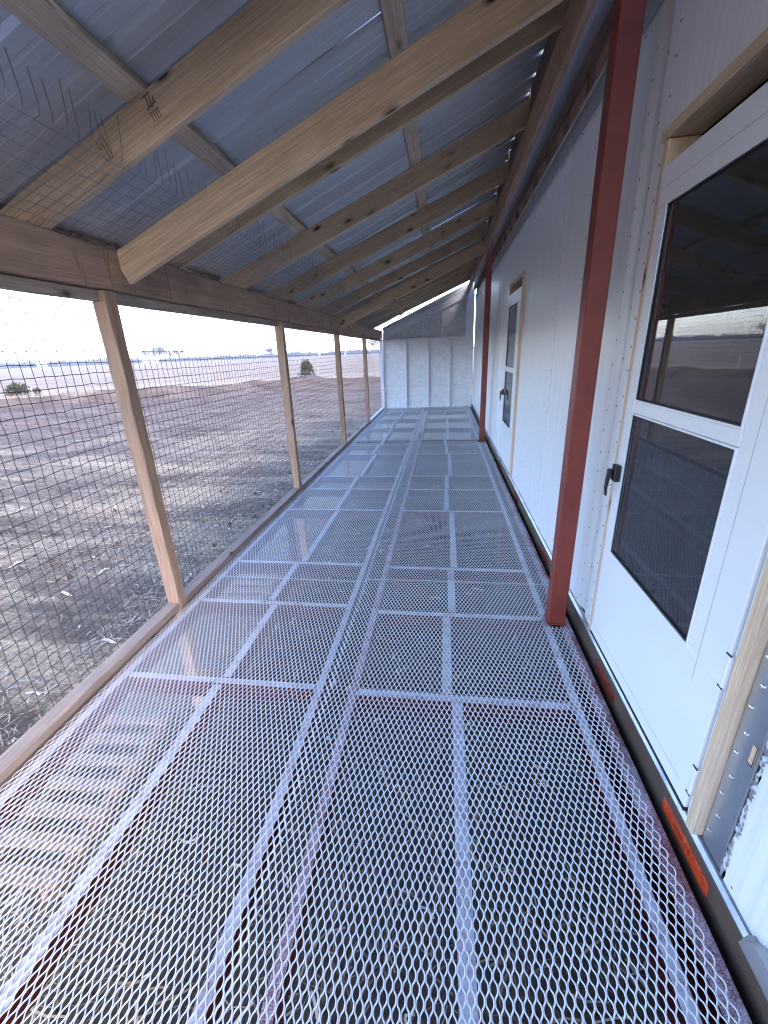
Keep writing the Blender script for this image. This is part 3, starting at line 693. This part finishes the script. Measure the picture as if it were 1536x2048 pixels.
# rails
MB().prism([(-.016, -.2), (-.016, .078), (-.014, .083), (-.009, .083), (-.009, -.2)], 'y', -2.0, 12.1).build('bottom_rail', RAIL, tr)
MB().prism([(-.0138, .0835), (-.004, .094), (-.004, .1035), (.008, .1035), (.008, .076), (-.0088, .076)], 'y', -2.0, 12.1).build('rail_lip', LIP, tr)
MB().prism([(-.006, ZT - .008), (-.006, 2.70), (-.012, 2.705), (-.012, 2.722), (.02, 2.722), (.02, 2.605), (-.001, 2.605), (-.001, ZT - .008)], 'y', -2.0, 12.1).build('top_rail', TOPRAIL, tr)
MB().box(.02, .03, -2, 12.1, 2.60, 2.95).build('upper_backing', W_CEDAR, tr)
def tape_piece(y0, y1, mat):
    c = lambda z: z - .041
    y0 *= 1.029; y1 *= 1.029
    pts = [(y0, c(.048)), (y0 + .012, c(.040))] + [(y0 + (y1 - y0) * t, c(.038) + random.uniform(-.001, .001)) for t in (.25, .5, .75)] + [(y1 - .006, c(.040)), (y1, c(.072)), (y1 - .008, c(.092))] + [(y0 + (y1 - y0) * t, c(.093) + random.uniform(-.001, .001)) for t in (.75, .5, .25)] + [(y0 + .004, c(.088))]
    return MB().prism(pts, 'x', -.0176, -.0162).build('reflective_tape', mat, tr)
tp = tape_piece(.815, 1.07, TAPE); tp['label'] = 'bright orange-red strip of tape'
tape_piece(1.50, 1.735, TAPED); tape_piece(2.75, 3.0, TAPED); tape_piece(4.0, 4.25, TAPED); tape_piece(5.4, 5.65, TAPED)
# print on the near tape
fc = bpy.data.curves.new('tape_print', 'FONT'); fc.body = 'DOT-C2'; fc.size = .026; fc.extrude = .0002
to = bpy.data.objects.new('tmp', fc); col.objects.link(to); bpy.context.view_layer.update()
tm = bpy.data.meshes.new_from_object(to.evaluated_get(bpy.context.evaluated_depsgraph_get())); col.objects.unlink(to); bpy.data.objects.remove(to)
tm.name = 'tape_print'; tm.materials.clear()
link('tape_print', tm, TAPE_INK, tp, frame((-.0179, 1.03, .016), (0, -1, 0), (-1, 0, 0)))
# galvanised bracket lying along the near wall
MB().prism([(.704, .118), (.30, .118), (.25, .062), (.716, .062)], 'x', -.020, -.0015).prism([(.66, .150), (.25, .150), (.25, .12), (.69, .12)], 'x', -.034, -.0015).build('galvanised_bracket', TOPRAIL, tr)
# doors
def door(d):
    y0, y1 = d, d + OW
    J = .036
    board('wood_jamb', tr, W_JAMB, (.030, y0 + .003 + J / 2, ZB + .004), (0, 0, 1), (1, 0, 0), 2.103 - ZB, J, .11, seg=.3, rough=.0006, ch=.0012)
    board('wood_jamb', tr, W_JAMB, (.045, y1 - .018 - J / 2, ZB + .004), (0, 0, 1), (1, 0, 0), 2.103 - ZB, J, .11, seg=.3, rough=.0006, ch=.0012)
    board('wood_header', tr, W_JAMB, (.040, y0 + .002, 2.129), (0, 1, 0), (0, 0, 1), OW - .004, .11, .036, seg=.3, rough=.0008)
    MB().box(-.004, .09, y0 + J + .004, y1 - J - .019, ZB + .004, ZB + .022).build('wood_threshold', W_JAMB, tr)
    MB().box(-.003, .02, y1 - .0165, y1 - .006, ZB + .003, 2.147).build('grey_edge_trim', GALV, tr)
    a, b = y0 + J + .005, y1 - J - .020                        # clear opening
    zb, zt = ZB + .03, 2.02
    # white z-bar frame
    fr = MB().box(-.012, .03, a, a + .020, zb - .004, zt + .004, ch=.0015).box(-.012, .03, b - .016, b, zb - .004, zt + .004, ch=.0015)
    lf = MB()
    la, lb = a + .0225, b - .0185
    wy0, wy1 = la + .165, lb - .078                            # window opening
    xf, xb = -.022, .016
    zs = [(zb, .607), (1.205, 1.25), (1.90, zt)]
    lf.box(xf, xb, la, lb, zb, .600, ch=.003); lf.box(xf, xb, la, wy0, .6005, 1.8995, ch=.003); lf.box(xf, xb, wy1, lb, .6005, 1.8995, ch=.003); lf.box(xf, xb, la, lb, 1.900, zt, ch=.003)
    lf.box(xf, xb - .004, wy0 + .0005, wy1 - .0005, 1.205, 1.25, ch=.003)
    # slim beads round the panes
    for z0, z1 in ((.6005, 1.2045), (1.2505, 1.8995)):
        lf.box(xf - .004, xf + .01, wy0, wy0 + .006, z0, z1); lf.box(xf - .004, xf + .01, wy1 - .006, wy1, z0, z1)
        lf.box(xf - .004, xf + .01, wy0 + .006, wy1 - .006, z0, z0 + .006); lf.box(xf - .004, xf + .01, wy0 + .006, wy1 - .006, z1 - .006, z1)
    D = lf.build('storm_door', DOORW, tr)
    D['label'] = 'near white storm door with black latch' if d < 2 else 'far white storm door with dark panes'
    fr.build('door_frame', DOORW, D)
    gr = MB()
    gr.box(xf - .0006, xf - .0001, wy0 - .055, wy0 - .0538, .52, 1.88); gr.box(xf - .0006, xf - .0001, la + .05, lb - .02, zb + .055, zb + .0562)
    gr.box(xf - .0006, xf - .0001, lb - .0135, lb - .012, zb + .05, zt - .03); gr.box(xf - .0006, xf - .0001, la + .1, lb - .02, zt - .068, zt - .0668)
    gr.build('press_line', TOPRAIL, D)
    MB().box(-.016, -.013, wy0 + .001, wy1 - .001, 1.251, 1.899).build('glass_pane', GLASS, D)
    MB().box(-.014, -.012, wy0 + .001, wy1 - .001, .601, 1.204).build('screen_pane', SCREEN, D)
    gk = MB()
    for z0, z1 in ((.6005, 1.2045), (1.2505, 1.8995)):
        gk.box(-.022, -.0165, wy0 + .0062, wy0 + .010, z0 + .001, z1 - .001); gk.box(-.022, -.0165, wy1 - .010, wy1 - .0062, z0 + .001, z1 - .001)
        gk.box(-.022, -.0165, wy0 + .0105, wy1 - .0105, z0 + .0062, z0 + .011); gk.box(-.022, -.0165, wy0 + .0105, wy1 - .0105, z1 - .010, z1 - .0062)
    gk.build('gasket', RUBBER, D)
    MB().box(xf, xb, la, lb, zb - .014, zb - .001).build('door_sweep', RUBBER, D)
    for zc in (.25, .65, 1.55):
        h = MB().tube([(-.016, a + .021, zc - .05), (-.016, a + .021, zc + .05)], .009, 10); h.build('hinge', DOORW, D)
        MB().box(-.0255, -.0225, a + .012, a + .032, zc - .0535, zc - .0505).box(-.0255, -.0225, a + .012, a + .032, zc + .0505, zc + .0535).build('hinge_end', RUBBER, D)
    # black push latch with its lever
    hy = lb - .040
    hb = MB().box(-.046, -.0225, hy - .021, hy + .022, .915, .985, ch=.004).box(-.064, -.0465, hy + .000, hy + .026, .935, .965, ch=.004)
    hb.tube([(-.056, hy + .016, .945), (-.058, hy + .017, .92), (-.060, hy + .018, .88), (-.056, hy + .018, .845)], [.010, .0095, .0075, .005], 8)
    hb.build('latch', BLACK, D)
for d in DO: door(d)
# dark room inside and the rest of the trailer shell
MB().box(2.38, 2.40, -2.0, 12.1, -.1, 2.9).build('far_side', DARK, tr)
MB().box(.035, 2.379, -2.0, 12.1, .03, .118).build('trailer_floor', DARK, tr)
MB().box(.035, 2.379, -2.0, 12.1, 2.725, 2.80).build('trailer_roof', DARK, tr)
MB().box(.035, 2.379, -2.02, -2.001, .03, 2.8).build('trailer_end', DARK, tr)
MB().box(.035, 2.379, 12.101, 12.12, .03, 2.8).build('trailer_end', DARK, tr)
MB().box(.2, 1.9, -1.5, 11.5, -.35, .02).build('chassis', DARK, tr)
for y in (1.0, 6.0, 11.0):
    for x in (.4, 1.7): MB().box(x - .15, x + .15, y - .15, y + .15, -1.0, -.352).build('pier', DARK, tr)

# ------------------------------------------------------------------ pallets and bits under the floor
def pallet(x, y, rot, n, label):
    t = thing('pallet', label, 'pallet', (x, y, GZ + .01), 'wooden pallets on the soil under the floor'); 
    M0 = Matrix.Translation((x, y, GZ)) @ Matrix.Rotation(rot, 4, 'Z')
    ax = M0.to_3x3() @ Vector((1, 0, 0)); ay = M0.to_3x3() @ Vector((0, 1, 0))
    for k in range(3):
        board('stringer', t, W_PALLET, M0 @ Vector((.06 + k * .38, 0, .04)), ay, (0, 0, 1), 1.0, .04, .08, seg=.3)
    for k in range(n):
        board('slat', t, W_PALLET, M0 @ Vector((0, .05 + k * (.92 / (n - 1)), .09)), ax, (0, 0, 1), .88, .07, .017, seg=.3)
pallet(-3.40, 3.25, .05, 7, 'tan wooden pallet seen through the floor mesh in the corner by the near post')
pallet(-3.40, .95, .06, 7, 'tan wooden pallet seen through the floor mesh at the near left edge')
pallet(-3.38, 5.7, -.04, 7, 'tan wooden pallet seen through the floor mesh beside the second post')

# ------------------------------------------------------------------ litter
def strips(n, xs, ys, lmin, lmax, wmin, wmax, lift=.02, zf=None, curl=.4):
    L = rng.uniform(lmin, lmax, n); W = rng.uniform(wmin, wmax, n); A = rng.uniform(0, 2 * math.pi, n); T = rng.normal(0, .35, n)
    C = rng.normal(0, curl, n)
    z = (zf(xs, ys) if zf else hgt(xs, ys)) + rng.uniform(.002, lift, n)
    V = np.zeros((n, 6, 3)); Q = []
    for j, t in enumerate((-.5, 0., .5)):
        aa = A + C * t; dx = np.cos(aa); dy = np.sin(aa)
        cx = xs + dx * L * t; cy = ys + dy * L * t; cz = z + L * t * np.tan(T) * .25 + (.25 - t * t) * L * .25 * rng.uniform(0, 1, n)
        V[:, j * 2] = np.stack([cx - dy * W / 2, cy + dx * W / 2, cz + W * .2], -1); V[:, j * 2 + 1] = np.stack([cx + dy * W / 2, cy - dx * W / 2, cz], -1)
    b = np.arange(n)[:, None] * 6
    Q = np.concatenate([b + np.array([0, 1, 3, 2]), b + np.array([2, 3, 5, 4])])
    return V.reshape(-1, 3), Q
n = 42000
dist = 1.0 + 22 * rng.random(n) ** 2.0; xs = -2.3 - dist * rng.random(n) ** .8; ys = rng.uniform(.0, 26, n) * np.sqrt(np.clip(dist / 9, .5, 1))
cl = vnoise(xs * 1.1, ys * 1.1, 31); keep = rng.random(n) < np.clip((cl - .3) * 3.2, .1, 1)
xs, ys = xs[keep], ys[keep]
V, Q = strips(len(xs), xs, ys, .03, .19, .002, .007, .025)
tag(link('straw_litter', mesh_np('straw_litter', V, Q), STRAW), 'broken straw and stalks scattered over the bare soil outside the wire', kind='stuff')
STRAW2 = scatter_mat('shaded_straw', [(.05, .035, .025), (.1, .075, .055), (.2, .155, .11), (.07, .05, .04), (.34, .28, .21)])  # darker copy of the straw, under-floor shade put into its colours
n = 5000; xs = rng.uniform(-2.4, .1, n); ys = .2 + 11.5 * rng.random(n) ** 1.5
V, Q = strips(n, xs, ys, .03, .17, .002, .009, .03)
tag(link('straw_under_floor', mesh_np('straw_under_floor', V, Q), STRAW2), 'shade-toned straw and husk scraps on the shade-toned soil under the mesh floor', kind='stuff')
n = 420; xs = np.concatenate([rng.uniform(-6.5, -2.5, n - 160), rng.uniform(-2.3, -.1, 160)]); ys = np.concatenate([.5 + 9 * rng.random(n - 160) ** 1.2, .4 + 8 * rng.random(160)])
V, Q = strips(n, xs, ys, .04, .13, .006, .018, .03, curl=.9)
tag(link('husk_litter', mesh_np('husk_litter', V, Q), HUSK), 'small pale husk scraps on the soil', kind='stuff')
# a few big pale husks one can point at
def husk(x, y, rot, L, W):
    V = []; Q = []; n = 7
    for i in range(n):
        t = i / (n - 1); w = W * math.sin(math.pi * (.12 + .8 * t)) * random.uniform(.8, 1.1)
        for s in (-1, 0, 1): V.append((L * (t - .5), s * w / 2, .012 + .02 * abs(s) * random.uniform(.5, 1) + .02 * math.sin(t * 5)))
    for i in range(n - 1):
        for s in (0, 1): Q.append((i * 3 + s, (i + 1) * 3 + s, (i + 1) * 3 + s + 1, i * 3 + s + 1))
    z = float(hgt(np.array([x]), np.array([y]))[0])
    o = link('husk', mesh_np('husk', V, Q, smooth=True), HUSK, None, Matrix.Translation((x, y, z + .004)) @ Matrix.Rotation(rot, 4, 'Z'))
    return o
for x, y, lab in ((-6.47, 6.34, 'pale corn husk on the soil close beside the near post, halfway up it'),
                  (-6.14, 4.17, 'pale corn husk at the left edge of the photo, lower of the two there'),
                  (-8.14, 6.14, 'pale corn husk at the left edge of the photo, upper of the two there'),
                  (-4.85, 4.09, 'pale corn husk mid first wire bay, upper right of a close pair'),
                  (-4.89, 3.58, 'pale corn husk mid first wire bay, lower left of a close pair'),
                  (-3.70, 2.79, 'pale corn husk lying lowest, just outside the sill of the first wire bay')):
    tag(husk(x, y, random.uniform(0, 6.28), random.uniform(.14, .22), random.uniform(.03, .05)), lab, 'corn husk', 'pale corn husks on the soil')
# terrain clods
def clods(n, xs, ys, rmin, rmax):
    base = np.array([(0, 0, 1), (1, 0, 0), (0, 1, 0), (-1, 0, 0), (0, -1, 0), (0, 0, -.5)], float)
    F = np.array([(0, 1, 2), (0, 2, 3), (0, 3, 4), (0, 4, 1), (5, 2, 1), (5, 3, 2), (5, 4, 3), (5, 1, 4)])
    r = rmin + (rmax - rmin) * rng.random(n) ** 2.5
    V = base[None] * r[:, None, None] * rng.uniform(.6, 1.3, (n, 6, 1)) + rng.normal(0, .12, (n, 6, 3)) * r[:, None, None]
    V += np.stack([xs, ys, hgt(xs, ys) + r * .15], -1)[:, None, :]
    return V.reshape(-1, 3), (np.arange(n)[:, None, None] * 6 + F[None]).reshape(-1, 3)
n = 12000; a = rng.uniform(-1.45, .05, n); d = np.where(rng.random(n) < .35, rng.normal(36, 1.6, n), 6 + 32 * rng.random(n))
xs = np.sin(a) * d; ys = np.cos(a) * d; k = xs < -2.7; xs, ys = xs[k], ys[k]
V, Q = clods(len(xs), xs, ys, .008, .045)
tag(link('soil_clods', mesh_np('soil_clods', V, Q, smooth=False), CLOD), 'clods of turned brown soil scattered to the low bank', kind='stuff')
n = 5000; xs = -2.5 - 7 * rng.random(n); ys = .3 + 13 * rng.random(n)
V, Q = clods(n, xs, ys, .004, .018)
tag(link('soil_crumbs', mesh_np('soil_crumbs', V, Q, smooth=False), CLOD), 'fine crumbs of soil on the ground beside the porch', kind='stuff')
# dead grass verge
def blades(n, xs, ys, hmin, hmax, wd):
    h = rng.uniform(hmin, hmax, n); A = rng.uniform(0, math.pi, n); z = hgt(xs, ys); lx = rng.normal(0, .22, n) * h; ly = rng.normal(0, .22, n) * h
    dx = np.cos(A) * wd; dy = np.sin(A) * wd
    V = np.stack([np.stack([xs - dx, ys - dy, z - .02], -1), np.stack([xs + dx, ys + dy, z - .02], -1), np.stack([xs + lx, ys + ly, z + h], -1)], 1)
    return V.reshape(-1, 3), np.arange(n * 3).reshape(-1, 3)
n = 26000; a = rng.uniform(-1.5, .12, n); d = 37.2 + 12 * rng.random(n) ** 1.4; xs = np.sin(a) * d; ys = np.cos(a) * d
V, Q = blades(n, xs, ys, .12, .55, .018)
tag(link('dead_grass', mesh_np('dead_grass', V, Q), DRYGRASS), 'band of pale dead grass behind the soil bank', kind='stuff')

# ------------------------------------------------------------------ far fence
ff = thing('wire_fence', 'low wire fence on thin posts crossing the dead grass beyond the bank', 'fence', (-24, 38, GZ))
fp = []
for k in range(15):
    a = -1.12 + k * .075; d = 45 + 1.2 * math.sin(k * .8)
    x, y = math.sin(a) * d, math.cos(a) * d; z = float(hgt(np.array([x]), np.array([y]))[0])
    m = MB().box(-.03, .03, -.03, .03, -.3, 1.35, ch=.006).box(-.045, .045, -.006, .006, -.3, 1.3)
    m.build('fence_post', TOPRAIL if k % 3 else W_GREYED, ff, Matrix.Translation((x, y, z)))
    fp.append(Vector((x, y, z)))
for h in (.35, .7, 1.05, 1.28):
    MB().tube([p + Vector((0, 0, h)) for p in fp], .006, 3).build('fence_wire', WIRE, ff, fix=False)
# pale gate-like frame in front of the right-hand bush
gp = thing('stock_panel', 'small pale metal panel standing before the bush beyond the bank', 'livestock panel', (-12.6, 38.3, GZ))
gv = Vector((1, -.28, 0)).normalized()
zb_ = float(hgt(np.array([-12.6]), np.array([38.3]))[0])
PALE = plain('pale_metal', (.3, .3, .32), .5, .3)
def gpt(u, z): return Vector((-13.5, 38.5, zb_)) + gv * u + Vector((0, 0, z))
for u in (0, 1.25): MB().tube([gpt(u, -.2), gpt(u, 1.1)], .035, 6).build('upright', PALE, gp)
for z in (.15, .45, .75, 1.02): MB().tube([gpt(.04, z), gpt(1.21, z)], .018, 5).build('rail', PALE, gp)

# ------------------------------------------------------------------ shrubs
def bush(name, x, y, hgt_, rad, label, cat, mat, n=900, spiky=0.5):
    z = float(hgt(np.array([x]), np.array([y]))[0])
    t = thing(name, label, cat, (x, y, z))
    st = MB()
    for k in range(14):
        a = random.uniform(0, 6.28); r = rad * random.uniform(.3, .9); h = hgt_ * random.uniform(.5, .95)
        st.tube([(0, 0, -.05), (math.cos(a) * r * .4, math.sin(a) * r * .4, h * .5), (math.cos(a) * r, math.sin(a) * r, h)], [.03, .02, .006], 4)
    st.build('stem', BARK, t, Matrix.Translation((x, y, z)))
    V = []; Q = []
    ph = rng.uniform(0, 2 * math.pi, n); u = rng.random(n); lob = .6 + .4 * np.sin(ph * 3 + u * 5) * np.sin(u * 9 + ph)
    rr = rad * lob * rng.random(n) ** .4; zz = hgt_ * (.08 + .92 * u) * (1 - .25 * (rr / rad))
    P = np.stack([np.cos(ph) * rr, np.sin(ph) * rr, zz], -1)
    d = P / np.array([rad, rad, hgt_]) + rng.normal(0, .4, (n, 3)) + np.array([0, 0, spiky]); d /= np.linalg.norm(d, axis=1)[:, None]
    s = np.cross(d, rng.normal(0, 1, (n, 3))); s /= np.linalg.norm(s, axis=1)[:, None]
    L = rng.uniform(.08, .22, n)[:, None] * (hgt_ / 1.2); w_ = L * .28
    V = np.stack([P - s * w_, P + s * w_, P + d * L * 1.6], 1).reshape(-1, 3)
    link('foliage', mesh_np('foliage', V, np.arange(n * 3).reshape(-1, 3)), mat, t, Matrix.Translation((x, y, z)))
    return t
bush('shrub', -35.2, 31.6, 1.15, .95, 'dark low shrub on the pale grass at the far left', 'shrub', CEDARLEAF, 700)
bush('shrub', -33.7, 31.9, .75, .4, 'small dark tuft just right of the low shrub', 'shrub', CEDARLEAF, 200)
bush('cedar_bush', -13.2, 39.6, 1.75, .75, 'upright dark green bush behind the pale metal panel', 'bush', CEDARLEAF, 1500, 1.2)

# ------------------------------------------------------------------ far trees, farm, woods
def tree(x, y, h, label, seed, group='bare trees round the farmstead on the horizon'):
    r = random.Random(seed); z = float(hgt(np.array([x]), np.array([y]))[0])
    t = thing('bare_tree', label, 'tree', (x, y, z), group)
    tk = MB(); cr = MB()
    tk.tube([(0, 0, -.3), (r.uniform(-.2, .2), r.uniform(-.2, .2), h * .3), (r.uniform(-.5, .5), r.uniform(-.4, .4), h * .55)], [h * .022, h * .016, h * .010], 6)
    def br(p, d, L, rad, lev):
        q = p + d * L; mid = p + d * L * .5 + Vector((r.uniform(-.1, .1), r.uniform(-.1, .1), r.uniform(0, .1))) * L
        cr.tube([p, mid, q], [rad, rad * .75, rad * .45], 3, cap=False)
        if lev == 0: return
        for _ in range(4 if lev > 1 else 5):
            nd_ = (d + Vector((r.gauss(0, .55), r.gauss(0, .55), r.gauss(.1, .35)))).normalized()
            br(p + d * L * r.uniform(.4, 1), nd_, L * r.uniform(.45, .75), rad * .62, lev - 1)
    for _ in range(9):
        a = r.uniform(0, 6.28); d = Vector((math.cos(a) * .7, math.sin(a) * .7, r.uniform(.5, 1.4))).normalized()
        br(Vector((0, 0, h * r.uniform(.25, .5))), d, h * r.uniform(.22, .34), h * .017, 3)
    tk.build('trunk', BARK, t, Matrix.Translation((x, y, z)), fix=False); cr.build('crown', TWIG, t, Matrix.Translation((x, y, z)), fix=False)
TREES = [(-.579, .815, 640, 19, 'leftmost bare tree of the farmstead clump, beside the pale shed'), (-.566, .824, 655, 22, 'tall bare tree standing just left of the middle of the farmstead clump'),
         (-.559, .829, 630, 25, 'tallest bare tree in the farmstead clump on the horizon'), (-.552, .834, 660, 20, 'bare tree right of the tallest one in the farmstead clump'),
         (-.545, .838, 650, 18, 'round-headed bare tree near the right of the farmstead clump'), (-.529, .849, 620, 22, 'bare tree standing apart at the right end of the farmstead clump'),
         (-.374, .927, 700, 17, 'left one of two bare trees on the horizon left of the second post'), (-.366, .930, 690, 20, 'right one of two bare trees on the horizon left of the second post'),
         (-.152, .988, 640, 24, 'bare tree on the horizon next to the white corner post')]
for i, (ux, uy, d, h, lab) in enumerate(TREES): tree(ux * d, uy * d, h, lab, 40 + i)
def shed(x, y, sx, sy, h, rot, label, mats):
    z = float(hgt(np.array([x]), np.array([y]))[0]); t = thing('farm_building', label, 'building', (x, y, z))
    mw = Matrix.Translation((x, y, z)) @ Matrix.Rotation(rot, 4, 'Z')
    wl = MB().box(-sx, sx, -sy, sy, -.5, h); wl.build('wall', mats[0], t, mw)
    MB().prism([(-sy - .4, h), (sy + .4, h), (0, h + sy * .7)], 'x', -sx - .4, sx + .4).build('roof', mats[1], t, mw)
    MB().box(-sx * .3, sx * .1, -sy - .06, -sy - .01, 0, h * .75).build('door', mats[2], t, mw)
    MB().box(sx * .4, sx * .7, -sy - .05, -sy - .01, h * .35, h * .75).build('window', mats[2], t, mw)
FW = plain('farm_white', (.72, .73, .76), .6); FR = plain('farm_roof', (.45, .47, .52), .5); FD = plain('farm_dark', (.1, .1, .11), .6)
shed(-.574 * 600, .8188 * 600, 8, 4, 3.4, .6, 'long pale farm building below the bare trees on the horizon', (FW, FR, FD))
shed(-.706 * 560, .708 * 560, 4, 3, 3.2, .8, 'tiny white building on the horizon at far left', (FW, FW, FD))
def woods():
    ico = np.array([(0, 0, 1.0), (.89, 0, .45), (.28, .85, .45), (-.72, .53, .45), (-.72, -.53, .45), (.28, -.85, .45), (.72, .53, -.45), (-.28, .85, -.45), (-.89, 0, -.45), (-.28, -.85, -.45), (.72, -.53, -.45), (0, 0, -1)])
    F = np.array([(0,1,2),(0,2,3),(0,3,4),(0,4,5),(0,5,1),(1,6,2),(2,7,3),(3,8,4),(4,9,5),(5,10,1),(2,6,7),(3,7,8),(4,8,9),(5,9,10),(1,10,6),(11,7,6),(11,8,7),(11,9,8),(11,10,9),(11,6,10)])
    n = 2600; a = rng.uniform(-1.75, .35, n); d = 1050 + 90 * rng.random(n) + 120 * np.sin(a * 5)
    hh = (5 + 5 * rng.random(n)) * (.75 + .5 * vnoise(a * 25, a * 0, 3)) * np.where(a < -.62, 1.25, .9); r = rng.uniform(2.5, 5.5, n)
    xs, ys = np.sin(a) * d, np.cos(a) * d
    V = ico[None] * np.stack([r, r, hh * .6], -1)[:, None, :] * rng.uniform(.6, 1.25, (n, 12, 1)) + np.stack([xs, ys, hgt(xs, ys) + hh * .45], -1)[:, None, :]
    return V.reshape(-1, 3), (np.arange(n)[:, None, None] * 12 + F[None]).reshape(-1, 3)
V, Q = woods()
tag(link('distant_woods', mesh_np('distant_woods', V, Q, smooth=False), WOODS), 'far hazy tree line along the horizon', kind='stuff')

# ------------------------------------------------------------------ evening haze
hz = MB().box(-2750, 1650, -1000, 2750, -3, 70)
hm = bpy.data.materials.new('haze'); hm.use_nodes = True; hm.node_tree.nodes.clear()
ho = hm.node_tree.nodes.new('ShaderNodeOutputMaterial'); hv = hm.node_tree.nodes.new('ShaderNodeVolumePrincipled')
hv.inputs['Color'].default_value = (.9, .89, .92, 1); hv.inputs['Density'].default_value = .00032; hv.inputs['Anisotropy'].default_value = .2
hm.node_tree.links.new(hv.outputs[0], ho.inputs['Volume'])
tag(hz.build('haze', hm), 'thin pale evening haze over the fields', kind='stuff')
